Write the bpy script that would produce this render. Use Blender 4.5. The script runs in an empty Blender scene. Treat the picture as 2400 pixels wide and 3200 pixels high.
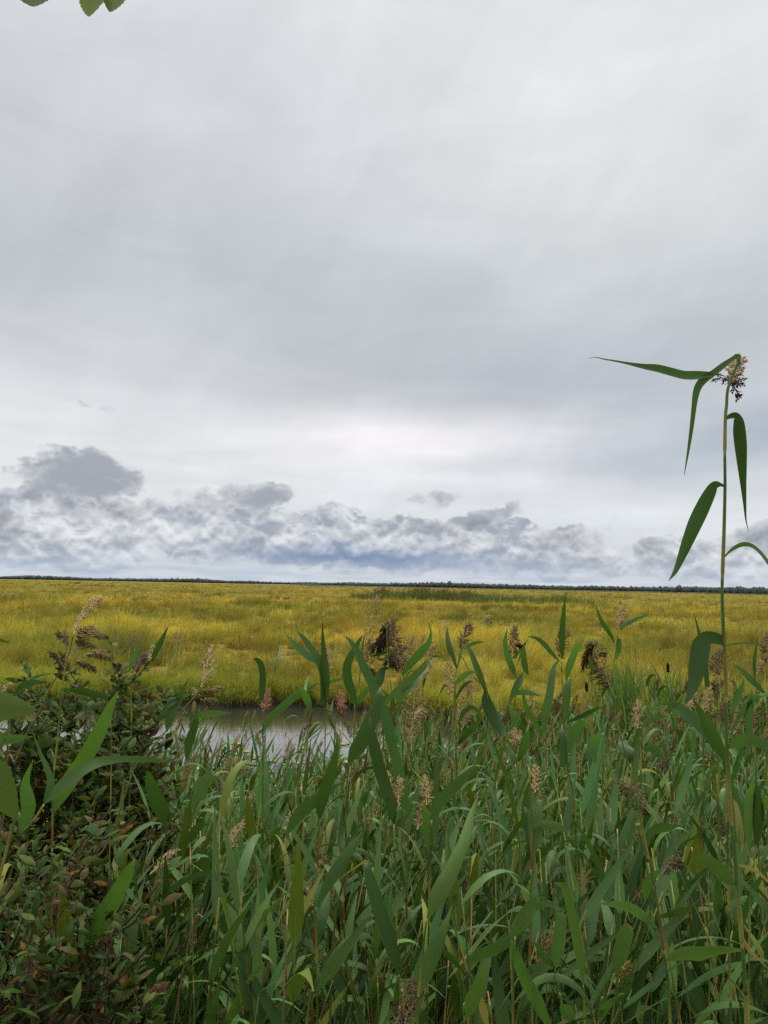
import bpy, math, random
import numpy as np
from mathutils import Vector, Matrix
R = math.radians
rnd = random.Random(11)
nrg = np.random.default_rng(7)
scene = bpy.context.scene
col = scene.collection

# ------------------------------------------------------------------ camera
F = 2404.0                      # focal length in photo pixels (2400 x 3200)
CAMZ = 2.5
cam_d = bpy.data.cameras.new('camera'); cam = bpy.data.objects.new('camera', cam_d); col.objects.link(cam)
cam_d.sensor_fit = 'VERTICAL'; cam_d.sensor_height = 32.0; cam_d.lens = 32.0*F/3200.0
cam_d.clip_start = 0.02; cam_d.clip_end = 60000
CM = Matrix.Rotation(R(90+5.45), 3, 'X') @ Matrix.Rotation(R(1.12), 3, 'Z')
cam.matrix_world = Matrix.Translation((0, 0, CAMZ)) @ CM.to_4x4()
scene.camera = cam
def ray(px, py): return CM @ Vector(((px-1200)/F, -(py-1600)/F, -1.0))
def P(px, py, d): return Vector((0, 0, CAMZ)) + ray(px, py)*d
RIGHT = CM @ Vector((1, 0, 0)); UPV = CM @ Vector((0, 1, 0)); FWD = CM @ Vector((0, 0, -1))
def onz(px, py, z):
    r = ray(px, py); t = (z-CAMZ)/r.z
    return Vector((0, 0, CAMZ)) + r*t

# ------------------------------------------------------------------ node helpers
def new_mat(name):
    m = bpy.data.materials.new(name); m.use_nodes = True
    nt = m.node_tree; nt.nodes.clear()
    out = nt.nodes.new('ShaderNodeOutputMaterial')
    return m, nt, out
class G:
    def __init__(s, nt): s.nt = nt
    def put(s, sock, v):
        if v is None: return
        if isinstance(v, bpy.types.NodeSocket): s.nt.links.new(v, sock)
        else: sock.default_value = v
    def m(s, op, a, b=None, c=None, clamp=False):
        n = s.nt.nodes.new('ShaderNodeMath'); n.operation = op; n.use_clamp = clamp
        for i, v in enumerate((a, b, c)): s.put(n.inputs[i], v)
        return n.outputs[0]
    def sm(s, v, lo, hi):
        n = s.nt.nodes.new('ShaderNodeMapRange'); n.interpolation_type = 'SMOOTHSTEP'
        s.put(n.inputs[0], v); n.inputs[1].default_value = lo; n.inputs[2].default_value = hi
        return n.outputs[0]
    def lin(s, v, lo, hi, a=0.0, b=1.0):
        n = s.nt.nodes.new('ShaderNodeMapRange')
        s.put(n.inputs[0], v); n.inputs[1].default_value = lo; n.inputs[2].default_value = hi
        n.inputs[3].default_value = a; n.inputs[4].default_value = b
        return n.outputs[0]
    def mix(s, f, a, b, mode='MIX'):
        n = s.nt.nodes.new('ShaderNodeMix'); n.data_type = 'RGBA'; n.blend_type = mode
        s.put(n.inputs[0], f)
        for i, v in ((6, a), (7, b)):
            if isinstance(v, tuple) and len(v) == 3: v = (*v, 1)
            s.put(n.inputs[i], v)
        return n.outputs[2]
    def noise(s, vec, scale, detail=4, rough=0.5, dist=0.0, out=0, lac=2.0):
        n = s.nt.nodes.new('ShaderNodeTexNoise')
        s.put(n.inputs['Vector'], vec); n.inputs['Scale'].default_value = scale; n.inputs['Detail'].default_value = detail
        n.inputs['Roughness'].default_value = rough; n.inputs['Distortion'].default_value = dist; n.inputs['Lacunarity'].default_value = lac
        return n.outputs[out]
    def vm(s, op, a, b=None, scale=None):
        n = s.nt.nodes.new('ShaderNodeVectorMath'); n.operation = op
        s.put(n.inputs[0], a); s.put(n.inputs[1], b)
        if scale is not None: s.put(n.inputs['Scale'], scale)
        return n.outputs[0]
    def ramp(s, v, stops):
        n = s.nt.nodes.new('ShaderNodeValToRGB'); cr = n.color_ramp
        while len(cr.elements) < len(stops): cr.elements.new(0.5)
        for e, (p, c) in zip(cr.elements, stops): e.position = p; e.color = (*c, 1)
        s.put(n.inputs[0], v); return n.outputs[0]
    def attr(s, name):
        n = s.nt.nodes.new('ShaderNodeAttribute'); n.attribute_name = name; return n.outputs['Color']
    def uv(s):
        n = s.nt.nodes.new('ShaderNodeUVMap'); x = s.nt.nodes.new('ShaderNodeSeparateXYZ')
        s.nt.links.new(n.outputs[0], x.inputs[0]); return x.outputs[0], x.outputs[1]
    def pos(s): return s.nt.nodes.new('ShaderNodeNewGeometry').outputs['Position']
    def back(s): return s.nt.nodes.new('ShaderNodeNewGeometry').outputs['Backfacing']
    def orand(s): return s.nt.nodes.new('ShaderNodeObjectInfo').outputs['Random']
    def prin(s, color, rough=0.5, spec=0.4, **kw):
        n = s.nt.nodes.new('ShaderNodeBsdfPrincipled')
        if isinstance(color, tuple): color = (*color, 1)
        s.put(n.inputs['Base Color'], color); s.put(n.inputs['Roughness'], rough); s.put(n.inputs['Specular IOR Level'], spec)
        for k, v in kw.items(): s.put(n.inputs[k], v)
        return n
    def leafy(s, out, color, trans=0.3, rough=0.45, spec=0.4, tcol=None):
        p = s.prin(color, rough, spec)
        t = s.nt.nodes.new('ShaderNodeBsdfTranslucent')
        c = tcol if tcol is not None else s.mix(1.0, color, (1.25, 1.2, 0.45), 'MULTIPLY')
        s.put(t.inputs[0], c)
        mx = s.nt.nodes.new('ShaderNodeMixShader'); mx.inputs[0].default_value = trans
        s.nt.links.new(p.outputs[0], mx.inputs[1]); s.nt.links.new(t.outputs[0], mx.inputs[2])
        s.nt.links.new(mx.outputs[0], out.inputs[0])
        return p
def lin3(r, g, b):
    f = lambda c: ((c/255+0.055)/1.055)**2.4 if c > 10 else c/255/12.92
    return (f(r), f(g), f(b))

# ------------------------------------------------------------------ world: overcast sky
def pix_azel(px, py):
    d = ray(px, py).normalized()
    return math.degrees(math.atan2(d.x, d.y)), math.degrees(math.asin(d.z))
SUN_EL, SUN_AZ = 58.0, 25.0
w = bpy.data.worlds.new('World'); scene.world = w; w.use_nodes = True
nt = w.node_tree; nt.nodes.clear(); g = G(nt)
tc = nt.nodes.new('ShaderNodeTexCoord').outputs['Generated']
sx = nt.nodes.new('ShaderNodeSeparateXYZ'); nt.links.new(tc, sx.inputs[0])
X, Y, Z = sx.outputs
az = g.m('MULTIPLY', g.m('ARCTAN2', X, Y), 57.29578)
el = g.m('MULTIPLY', g.m('ARCSINE', Z), 57.29578)
DS = g.vm('MULTIPLY', tc, (1, 1, 2.2))
# gentle warp of the coordinates, so that no edge of a layer is straight
wn = nt.nodes.new('ShaderNodeSeparateXYZ'); nt.links.new(g.noise(DS, 2.6, 3, 0.5, 0.0, 1), wn.inputs[0])
wel = g.m('ADD', el, g.m('MULTIPLY', g.m('SUBTRACT', wn.outputs[0], 0.5), 7.0))
waz = g.m('ADD', az, g.m('MULTIPLY', g.m('SUBTRACT', wn.outputs[1], 0.5), 14.0))
def soft(px, py, rx, ry, tilt=0.0, a=None, e=None):
    a0, e0 = pix_azel(px, py); ra = rx/F*57.3; re = ry/F*57.3
    da = g.m('SUBTRACT', a or waz, a0); de = g.m('SUBTRACT', e or wel, e0)
    if tilt: de = g.m('SUBTRACT', de, g.m('MULTIPLY', da, tilt))
    q = g.m('ADD', g.m('POWER', g.m('ABSOLUTE', g.m('DIVIDE', da, ra)), 2.0), g.m('POWER', g.m('ABSOLUTE', g.m('DIVIDE', de, re)), 2.0))
    return q
def gauss(*a, **k): return g.m('POWER', 2.71828, g.m('MULTIPLY', soft(*a, **k), -1.0))
stops = [(0.0, (205, 213, 222)), (2.0, (208, 214, 221)), (5.5, (224, 228, 231)), (9.0, (231, 233, 235)), (11.3, (228, 230, 232)),
         (14.0, (205, 208, 212)), (18, (193, 198, 203)), (24, (197, 202, 207)), (32, (208, 211, 216)), (42, (218, 222, 224)), (60, (222, 225, 227))]
base = g.ramp(g.m('DIVIDE', wel, 60.0), [(e/60.0, lin3(*c)) for e, c in stops])
def tint(c, mask, rgb, amt):
    return g.mix(g.m('MULTIPLY', mask, amt), c, lin3(*rgb))
base = tint(base, gauss(1950, 350, 900, 450), (228, 232, 232), 0.75)
base = tint(base, gauss(1700, 120, 700, 300), (226, 230, 231), 0.5)
base = tint(base, gauss(500, 820, 420, 130, 0.15), (190, 195, 201), 0.7)
base = tint(base, gauss(1050, 950, 650, 170, -0.05), (190, 195, 201), 0.65)
base = tint(base, gauss(150, 1080, 500, 160), (214, 218, 220), 0.6)
base = tint(base, gauss(1750, 1180, 620, 170, 0.05), (183, 189, 197), 0.85)
base = tint(base, gauss(2250, 1380, 900, 120, 0.08), (176, 185, 196), 0.95)
base = tint(base, gauss(350, 1330, 600, 110), (219, 223, 226), 0.7)
base = tint(base, gauss(1200, 1390, 420, 70, 0.03), (243, 240, 243), 0.95)
base = tint(base, gauss(1200, 1520, 500, 50), (236, 237, 239), 0.75)
# streaks: soft mottling of the stratus deck, stretched sideways
str_n = g.noise(g.vm('MULTIPLY', tc, (1, 1, 3.2)), 4.2, 4, 0.55, 0.6)
dsk = nt.nodes.new('ShaderNodeCombineXYZ'); g.put(dsk.inputs[0], g.m('ADD', g.m('MULTIPLY', X, 3.4), g.m('MULTIPLY', Z, -2.2))); g.put(dsk.inputs[1], Y); g.put(dsk.inputs[2], g.m('MULTIPLY', g.m('ADD', Z, g.m('MULTIPLY', X, .6)), 1.5))
str_d = g.noise(dsk.outputs[0], 2.4, 4, 0.55, 0.5)
mot = g.m('ADD', g.m('MULTIPLY', g.m('SUBTRACT', str_n, 0.5), 0.26), g.m('MULTIPLY', g.m('SUBTRACT', str_d, 0.5), 0.25))
fine = g.noise(g.vm('MULTIPLY', tc, (1, 1, 6.0)), 9.0, 4, 0.55, 0.3)
lowm = g.m('SUBTRACT', 1.0, g.sm(el, 9, 20))
mot = g.m('ADD', mot, g.m('MULTIPLY', g.m('MULTIPLY', g.m('SUBTRACT', fine, 0.5), 0.22), lowm))
base = g.mix(1.0, base, g.m('ADD', 1.035, mot), 'MULTIPLY')
# low cumulus bank
CV = g.vm('MULTIPLY', tc, (1, 1, 1.35))
def cn(off):
    v = g.vm('ADD', CV, (0.0, 0.0, off)) if off else CV
    r = g.m('MULTIPLY', g.m('SUBTRACT', g.noise(v, 9.0, 2, 0.55, 0.0), .5), .8)
    for sc_, wt in ((16.0, .50), (36.0, .30), (78.0, .17)):
        q = g.m('ABSOLUTE', g.m('SUBTRACT', g.m('MULTIPLY', g.noise(g.vm('ADD', v, (sc_, 1.7, 3.1)), sc_, 1, 0.5, 0.0), 2.0), 1.0))
        r = g.m('ADD', r, g.m('MULTIPLY', g.m('SUBTRACT', q, .22), wt))
    return r
n0 = cn(0.0); n1_ = cn(0.010)
wf = nt.nodes.new('ShaderNodeSeparateXYZ'); nt.links.new(g.noise(CV, 24.0, 3, 0.6, 0.0, 1), wf.inputs[0])
cel = g.m('ADD', el, g.m('MULTIPLY', g.m('SUBTRACT', wf.outputs[0], 0.5), 2.4))
caz = g.m('ADD', az, g.m('MULTIPLY', g.m('SUBTRACT', wf.outputs[1], 0.5), 4.4))
def blob(px, py, rx, ry, tilt=0.0, k=1.0):
    return g.m('MULTIPLY', g.m('SUBTRACT', 1.0, soft(px, py, rx, ry, tilt, caz, cel), clamp=True), k)
def union(bs):
    r = bs[0]
    for b in bs[1:]: r = g.m('MAXIMUM', r, b)
    return r
dark = [(255, 1500, 200, 105, 0, 1.5), (150, 1545, 140, 55, 0, .9), (330, 1590, 230, 70, 0, .8), (560, 1540, 130, 40, -.1, .6), (740, 1560, 220, 60, .1, .8), (850, 1550, 90, 55, .2, .8),
        (1470, 1630, 190, 40, .32, 1.0), (1570, 1585, 70, 30, .5, .8), (1790, 1680, 150, 45, -.15, .9), (1370, 1560, 105, 40, .15, .38), (2030, 1712, 120, 34, .1, .75),
        (1880, 1745, 140, 28, .1, .7), (2360, 1660, 200, 48, .25, .85), (-10, 1630, 100, 70, 0, 1.05), (250, 1150, 80, 34, -.1, .30), (230, 1262, 80, 26, 0, .45), (350, 1275, 80, 24, 0, .42),
        (290, 1430, 130, 22, .05, .45), (1940, 1620, 100, 18, 0, .35), (1030, 1597, 120, 22, 0, .6)]
bank = [(560, 1655, 680, 105, -.06, 1.2), (1050, 1690, 620, 98, -.03, 1.2), (1500, 1715, 560, 92, .02, 1.2), (2250, 1755, 560, 75, .05, 1.1), (120, 1690, 460, 85, 0, 1.1)]
dk = union([blob(*b[:5], k=b[5]) for b in dark]); bk = union([blob(*b[:5], k=b[5]) for b in bank])
side = g.m('MULTIPLY', g.sm(g.m('ABSOLUTE', az), 30, 45), g.m('SUBTRACT', 1.0, g.m('DIVIDE', g.m('ABSOLUTE', g.m('SUBTRACT', el, 4)), 6.0), clamp=True))
bk = g.m('MAXIMUM', bk, side)
dd = g.m('ADD', dk, g.m('MULTIPLY', n0, 1.7)); db = g.m('ADD', bk, g.m('MULTIPLY', n0, 1.8))
ad = g.m('MULTIPLY', g.sm(dd, 0.08, 0.54), g.sm(dk, 0.0, 0.38)); ab = g.m('MULTIPLY', g.sm(db, 0.05, 0.38), g.sm(bk, 0.0, 0.15))
light = g.m('SUBTRACT', n0, n1_)                                   # lit upper edges of the puffs
cb = g.mix(g.sm(g.m('ADD', g.m('MULTIPLY', n0, .9), g.m('MULTIPLY', light, -1.8)), -0.42, 0.20), lin3(238, 240, 242), lin3(150, 160, 174))
cb = g.mix(g.m('MULTIPLY', g.m('SUBTRACT', 1.0, g.sm(el, 0.8, 3.4)), 0.30), cb, lin3(180, 196, 216))
cd = g.mix(g.sm(g.m('ADD', g.m('MULTIPLY', g.m('SUBTRACT', dd, 0.5), .6), g.m('MULTIPLY', light, -1.7)), -0.34, 0.36), lin3(208, 211, 216), lin3(144, 151, 163))
sky = g.mix(g.m('MULTIPLY', ab, 0.88), base, cb)
blue = gauss(1130, 1743, 400, 30, -.03, a=caz, e=cel); blue2 = gauss(140, 1766, 230, 11, -.02, a=caz, e=cel); blue3 = gauss(1500, 1762, 500, 13, 0, a=caz, e=cel)
sky = g.mix(g.m('MULTIPLY', ad, 0.80), sky, cd)
sky = g.mix(g.m('MULTIPLY', blue, 1.0, clamp=True), sky, lin3(122, 144, 178))
sky = g.mix(g.m('MULTIPLY', blue2, 0.8), sky, lin3(150, 170, 196))
sky = g.mix(g.m('MULTIPLY', blue3, 0.4), sky, lin3(160, 175, 198))
# layered strips close to the horizon
strip = g.noise(g.vm('MULTIPLY', tc, (1, 1, 14.0)), 8.0, 4, .6, .0)
sky = g.mix(g.m('MULTIPLY', g.m('SUBTRACT', 1.0, g.sm(el, 0.3, 2.0)), 0.6), sky, g.mix(g.sm(strip, .4, .62), lin3(214, 221, 228), lin3(176, 192, 212)))
# an overcast sky is brighter overhead than low down
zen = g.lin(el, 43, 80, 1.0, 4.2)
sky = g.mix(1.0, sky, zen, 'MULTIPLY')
st = nt.nodes.new('ShaderNodeTexSky'); st.sky_type = 'NISHITA'; st.sun_disc = False
st.sun_elevation = R(SUN_EL); st.sun_rotation = R(SUN_AZ); st.altitude = 10
b1 = nt.nodes.new('ShaderNodeBackground'); b1.inputs[1].default_value = 0.08; nt.links.new(st.outputs[0], b1.inputs[0])
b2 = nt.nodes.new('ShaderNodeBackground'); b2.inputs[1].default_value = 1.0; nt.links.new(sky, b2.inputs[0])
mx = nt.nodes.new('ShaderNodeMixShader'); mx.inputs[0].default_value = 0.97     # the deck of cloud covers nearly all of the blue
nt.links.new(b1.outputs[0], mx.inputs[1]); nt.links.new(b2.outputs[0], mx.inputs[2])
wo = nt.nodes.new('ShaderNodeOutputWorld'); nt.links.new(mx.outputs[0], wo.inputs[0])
w.cycles.sampling_method = 'MANUAL'; w.cycles.sample_map_resolution = 512
sun_d = bpy.data.lights.new('sun', 'SUN'); sun_d.energy = 1.5; sun_d.angle = R(14); sun_d.color = (1, .96, .9)
sun = bpy.data.objects.new('sun', sun_d); col.objects.link(sun); sun.location = (0, 0, 30)
sv = Vector((math.sin(R(SUN_AZ))*math.cos(R(SUN_EL)), math.cos(R(SUN_AZ))*math.cos(R(SUN_EL)), math.sin(R(SUN_EL))))
sun.rotation_euler = (-sv).to_track_quat('-Z', 'Y').to_euler()
scene.view_settings.view_transform = 'Standard'; scene.view_settings.look = 'None'
scene.view_settings.exposure = 0.0; scene.view_settings.gamma = 1.0
scene.render.engine = 'CYCLES'
cy = scene.cycles
cy.max_bounces = 6; cy.diffuse_bounces = 2; cy.glossy_bounces = 2; cy.transmission_bounces = 3; cy.transparent_max_bounces = 4
cy.use_denoising = False; cy.use_adaptive_sampling = False

# ------------------------------------------------------------------ mesh helpers
def mesh_np(name, co, faces, colr=None, uv=None, smooth=False, mats=(), midx=None):
    """faces: list of integer arrays (M,k), any k"""
    me = bpy.data.meshes.new(name)
    co = np.asarray(co, dtype=np.float32); faces = [np.asarray(f, dtype=np.int32) for f in faces if len(f)]
    nl = sum(f.size for f in faces); nf = sum(len(f) for f in faces)
    me.vertices.add(len(co)); me.vertices.foreach_set('co', co.ravel())
    lv = np.concatenate([f.ravel() for f in faces])
    tot = np.concatenate([np.full(len(f), f.shape[1], np.int32) for f in faces])
    start = np.concatenate([[0], np.cumsum(tot)[:-1]]).astype(np.int32)
    me.loops.add(nl); me.loops.foreach_set('vertex_index', lv)
    me.polygons.add(nf); me.polygons.foreach_set('loop_start', start); me.polygons.foreach_set('loop_total', tot)
    if midx is not None: me.polygons.foreach_set('material_index', np.asarray(midx, np.int32))
    if smooth: me.polygons.foreach_set('use_smooth', np.ones(nf, bool))
    if colr is not None:
        a = me.attributes.new('col', 'FLOAT_COLOR', 'POINT')
        c4 = np.ones((len(co), 4), np.float32); c4[:, :3] = colr
        a.data.foreach_set('color', c4.ravel())
    if uv is not None:
        l = me.uv_layers.new(name='UVMap')
        l.data.foreach_set('uv', np.asarray(uv, np.float32)[lv].ravel())
    for m in mats: me.materials.append(m)
    me.update(); me.validate()
    return me
class Geo:
    """collects vertices, faces, uv and a colour per vertex; made into ONE mesh"""
    def __init__(s): s.v = []; s.f = []; s.uv = []; s.c = []
    def add(s, vs, fs, uvs=None, c=(1, 1, 1)):
        o = len(s.v); s.v += [tuple(v) for v in vs]; s.f += [tuple(i+o for i in f) for f in fs]
        s.uv += list(uvs) if uvs else [(0, 0)]*len(vs)
        s.c += [c]*len(vs) if not isinstance(c, list) else c
    def faces(s):
        by = {}
        for f in s.f: by.setdefault(len(f), []).append(f)
        return [np.array(x, np.int32) for x in by.values()]
    def mesh(s, name, mat, smooth=True):
        return mesh_np(name, np.array(s.v), s.faces(), np.array(s.c), np.array(s.uv), smooth, (mat,))
def link(name, data, parent=None):
    o = bpy.data.objects.new(name, data); col.objects.link(o)
    if parent is not None: o.parent = parent
    return o
def tag(o, label=None, cat=None, group=None, kind=None):
    if label: o['label'] = label
    if cat: o['category'] = cat
    if group: o['group'] = group
    if kind: o['kind'] = kind
    return o
def catmull(pts, n):
    """resample control tuples (any length) to n rows with a Catmull-Rom curve"""
    a = np.array(pts, float)
    if len(a) == 1: return np.repeat(a, n, 0)
    e = np.vstack([2*a[0]-a[1], a, 2*a[-1]-a[-2]])
    k = len(a)-1; out = []
    for t in np.linspace(0, k, n):
        i = min(int(t), k-1); u = t-i
        p0, p1, p2, p3 = e[i], e[i+1], e[i+2], e[i+3]
        out.append(0.5*((2*p1)+(-p0+p2)*u+(2*p0-5*p1+4*p2-p3)*u*u+(-p0+3*p1-3*p2+p3)*u**3))
    return np.array(out)
def ribbon(geo, pts, wid, sides, fold=0.25, c=(1, 1, 1), len0=0.0):
    """leaf blade: three vertices a station, a shallow V along the midrib"""
    n = len(pts); vs = []; us = []; L = 0.0
    tot = sum((pts[i+1]-pts[i]).length for i in range(n-1)) or 1.0
    for i in range(n):
        t = (pts[min(i+1, n-1)]-pts[max(i-1, 0)]).normalized()
        s = sides[i]-t*sides[i].dot(t); s = s.normalized() if s.length > 1e-6 else Vector((1, 0, 0))
        nr = t.cross(s); h = wid[i]*0.5
        if i: L += (pts[i]-pts[i-1]).length
        vs += [pts[i]-s*h+nr*h*fold, pts[i], pts[i]+s*h+nr*h*fold]
        us += [(0, L/tot), (.5, L/tot), (1, L/tot)]
    fs = []
    for i in range(n-1):
        a = 3*i
        fs += [(a, a+1, a+4, a+3), (a+1, a+2, a+5, a+4)]
    geo.add(vs, fs, us, c)
def tube(geo, pts, rad, k=6, c=(1, 1, 1), v0=0.0):
    n = len(pts); vs = []; us = []; L = v0
    ref = Vector((0, 1, 0.13)).normalized()
    for i in range(n):
        t = (pts[min(i+1, n-1)]-pts[max(i-1, 0)]).normalized()
        a = t.cross(ref); a = a.normalized() if a.length > 1e-4 else Vector((1, 0, 0)); b = t.cross(a)
        if i: L += (pts[i]-pts[i-1]).length
        for j in range(k):
            q = 2*math.pi*j/k
            vs.append(pts[i]+(a*math.cos(q)+b*math.sin(q))*rad[i]); us.append((j/k, L))
    fs = [(i*k+j, i*k+(j+1) % k, (i+1)*k+(j+1) % k, (i+1)*k+j) for i in range(n-1) for j in range(k)]
    fs.append(tuple(range((n-1)*k, n*k)))
    geo.add(vs, fs, us, c)
def spikelet(geo, p, d, L, wd, rr, c):
    d = d.normalized(); a = d.cross(Vector((rr.uniform(-1, 1), rr.uniform(-1, 1), rr.uniform(-1, 1))))
    a = a.normalized() if a.length > 1e-4 else Vector((1, 0, 0)); b = d.cross(a)
    m = p+d*L*0.4
    geo.add([p, m+a*wd, m+b*wd*.8, m-a*wd, m-b*wd*.8, p+d*L], [(0, 1, 2), (0, 2, 3), (0, 3, 4), (0, 4, 1), (5, 2, 1), (5, 3, 2), (5, 4, 3), (5, 1, 4)], None, c)
HEADC = {'tan': ((.50, .375, .155), (.26, .175, .07)), 'brown': ((.24, .165, .082), (.10, .062, .036)), 'dark': ((.21, .135, .088), (.09, .055, .040)),
         'pale': ((.60, .46, .23), (.34, .24, .11)), 'rust': ((.42, .22, .11), (.22, .10, .055))}
def plume(geo, path, wid, rr, kind='tan', dens=1.0, droop=0.5, wind=None, size=1.0):
    """reed panicle: a rachis with whorls of slim ascending branches set with pointed spikelets. path base to tip (Vectors), wid in metres"""
    ca, cb_ = HEADC[kind]
    tube(geo, path, [0.0010*(1-.7*i/len(path)) for i in range(len(path))], 4, ca)
    n = len(path)-1
    L = sum((path[i+1]-path[i]).length for i in range(n))
    for i in range(n):
        ax = (path[i+1]-path[i]).normalized()
        u = ax.cross(Vector((.3, .8, .5))).normalized(); v = ax.cross(u)
        for k in range(max(2, int(round(rr.uniform(4, 6.5)*dens*14/n)))):
            p = path[i].lerp(path[i+1], rr.random()); az_ = rr.uniform(0, 2*math.pi); o = u*math.cos(az_)+v*math.sin(az_)
            if wind is not None: o = (o+wind*1.1).normalized()
            out_ = wid[i]*rr.uniform(.35, 1.0); bl = max(out_*1.7, min(.05, L*.22))*rr.uniform(.7, 1.1)
            d = (ax*1.0+o*(out_/bl)*1.25).normalized()
            ns = max(4, int(bl/0.0042)); q = p.copy(); st_ = bl/ns; fb = rr.random()
            for s_ in range(ns):
                d = (d+Vector((0, 0, -1))*droop*0.10+(wind*0.05 if wind is not None else Vector())).normalized()
                q = q+d*st_
                if s_ < ns*.2: continue
                f = min(1, max(0, fb*.6+rr.random()*.5-.05)); c = tuple(ca[x]*(1-f)+cb_[x]*f for x in range(3))
                dj = (d+Vector((rr.uniform(-.3, .3), rr.uniform(-.3, .3), rr.uniform(-.3, .3)))).normalized()
                spikelet(geo, q, dj, rr.uniform(.009, .014)*size, .00110*size*rr.uniform(.8, 1.3), rr, c)

# value noise for scattering
def vnoise(x, y, seed=0):
    x = np.asarray(x, float); y = np.asarray(y, float)
    xi = np.floor(x).astype(np.int64); yi = np.floor(y).astype(np.int64); fx = x-xi; fy = y-yi
    fx = fx*fx*(3-2*fx); fy = fy*fy*(3-2*fy)
    def h(a, b):
        n = (a*374761393+b*668265263+seed*144665) & 0x7fffffff
        n = ((n ^ (n >> 13))*1274126177) & 0x7fffffff
        return ((n ^ (n >> 16)) & 0xffff)/65535.0
    return (h(xi, yi)*(1-fx)+h(xi+1, yi)*fx)*(1-fy)+(h(xi, yi+1)*(1-fx)+h(xi+1, yi+1)*fx)*fy
def fbm(x, y, seed=0, o=4):
    s = 0; a = .5; t = 0
    for i in range(o):
        s = s+a*vnoise(x*2**i, y*2**i, seed+i*17); t += a; a *= .5
    return s/t

# ------------------------------------------------------------------ terrain
def edge_y(x):
    x = np.asarray(x, float)
    return 16.2-0.46*np.clip(x+1.6, 0, 9)+0.12*np.clip(-x-6, 0, 30)*0-0.2*np.sin(x*1.7)-0.16*np.sin(x*4.1+1)-.10*np.sin(x*9.3)
FIELD = 0.26
def ground_z(x, y):
    x = np.asarray(x, float); y = np.asarray(y, float)
    near = np.interp(y, [-30, .4, 1.2, 3.0, 5.2, 7.5, 9], [1.0, .95, .85, .42, -.05, -.35, -.6])
    d = y-edge_y(x)
    far = np.interp(d, [-4, -1.2, -.15, .0, .3, 3], [-.6, -.5, -.10, .05, .16, FIELD])
    z = np.where(y < 9, near, np.maximum(far, -0.6))
    return z+0.03*(vnoise(x*2, y*2, 3)-.5)*(np.abs(y) < 60)
def gz(x, y): return float(ground_z(x, y))
ys = np.concatenate([np.linspace(-20, 9, 80), np.linspace(9.2, 11.4, 6), np.linspace(11.5, 18.5, 130), np.linspace(19, 60, 40), np.geomspace(65, 20000, 40)])
tt = np.linspace(-1, 1, 141)
vs = []
for y in ys:
    half = 12+abs(y)*1.3
    xs = np.sign(tt)*np.abs(tt)**1.5*half
    vs.append(np.stack([xs, np.full_like(xs, y), ground_z(xs, np.full_like(xs, y))], 1))
vs = np.concatenate(vs); nx = len(tt); ii, jj = np.meshgrid(np.arange(len(ys)-1), np.arange(nx-1), indexing='ij')
a = (ii*nx+jj).ravel(); fq = np.stack([a, a+1, a+nx+1, a+nx], 1)
m, nt, out = new_mat('ground'); g = G(nt); p = g.pos()
sp = nt.nodes.new('ShaderNodeSeparateXYZ'); nt.links.new(p, sp.inputs[0])
n1 = g.noise(g.vm('MULTIPLY', p, (1, .35, 1)), .05, 5, .6); n2 = g.noise(p, 1.3, 5, .6); n3 = g.noise(g.vm('MULTIPLY', p, (.35, 1, 1)), .012, 5, .6)
mead = g.mix(g.sm(n1, .38, .62), (.25, .17, .022), (.14, .13, .02))
mead = g.mix(g.sm(n3, .45, .68), mead, (.30, .21, .03))
mead = g.mix(1.0, mead, g.lin(n2, .3, .7, .6, 1.25), 'MULTIPLY')
mud = g.mix(n2, (.012, .010, .007), (.035, .028, .018))
hz = g.sm(sp.outputs[2], .17, .26); fy = g.sm(sp.outputs[1], 11, 13)
cmix = g.mix(g.m('MULTIPLY', hz, fy), mud, mead)
bs = g.prin(cmix, .9, .15)
bp = nt.nodes.new('ShaderNodeBump'); bp.inputs['Strength'].default_value = .6; bp.inputs['Distance'].default_value = .05
nt.links.new(g.noise(p, 14, 5, .65), bp.inputs['Height']); nt.links.new(bp.outputs[0], bs.inputs['Normal'])
nt.links.new(bs.outputs[0], out.inputs[0])
tag(link('ground', mesh_np('ground', vs, [fq], smooth=True, mats=(m,))), kind='structure')

# water of the ditch
m, nt, out = new_mat('water'); g = G(nt); p = g.pos()
bs = g.prin((.03, .03, .026), .03, .5, **{'IOR': 2.3})
bp = nt.nodes.new('ShaderNodeBump'); bp.inputs['Strength'].default_value = .06; bp.inputs['Distance'].default_value = .02
nt.links.new(g.noise(g.vm('MULTIPLY', p, (1, 1.8, 1)), 3.5, 3, .5, .3), bp.inputs['Height']); nt.links.new(bp.outputs[0], bs.inputs['Normal'])
nt.links.new(bs.outputs[0], out.inputs[0])
wx = np.linspace(-40, 40, 21); wy = np.linspace(4.2, 19.2, 6)
wv = np.array([(x, y, 0.0) for y in wy for x in wx]); a = np.array([j*21+i for j in range(5) for i in range(20)])
tag(link('water', mesh_np('water', wv, [np.stack([a, a+1, a+22, a+21], 1)], mats=(m,))), kind='structure')
# pale strip of open water in front of the far wood
m, nt, out = new_mat('far_water'); g = G(nt)
bs = g.prin(g.mix(g.noise(g.pos(), .01, 4), (.32, .31, .25), (.42, .41, .36)), .6, .3); nt.links.new(bs.outputs[0], out.inputs[0])
rv = []
for k in range(41):
    x = -150+k*45; y = 900+.02*x
    rv += [(x, y-6*math.sin(k*.7)-26, FIELD+.9), (x, y+60, FIELD+.9)]
a = np.arange(40)*2
tag(link('river', mesh_np('river', np.array(rv), [np.stack([a, a+2, a+3, a+1], 1)], mats=(m,))), kind='structure')

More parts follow.
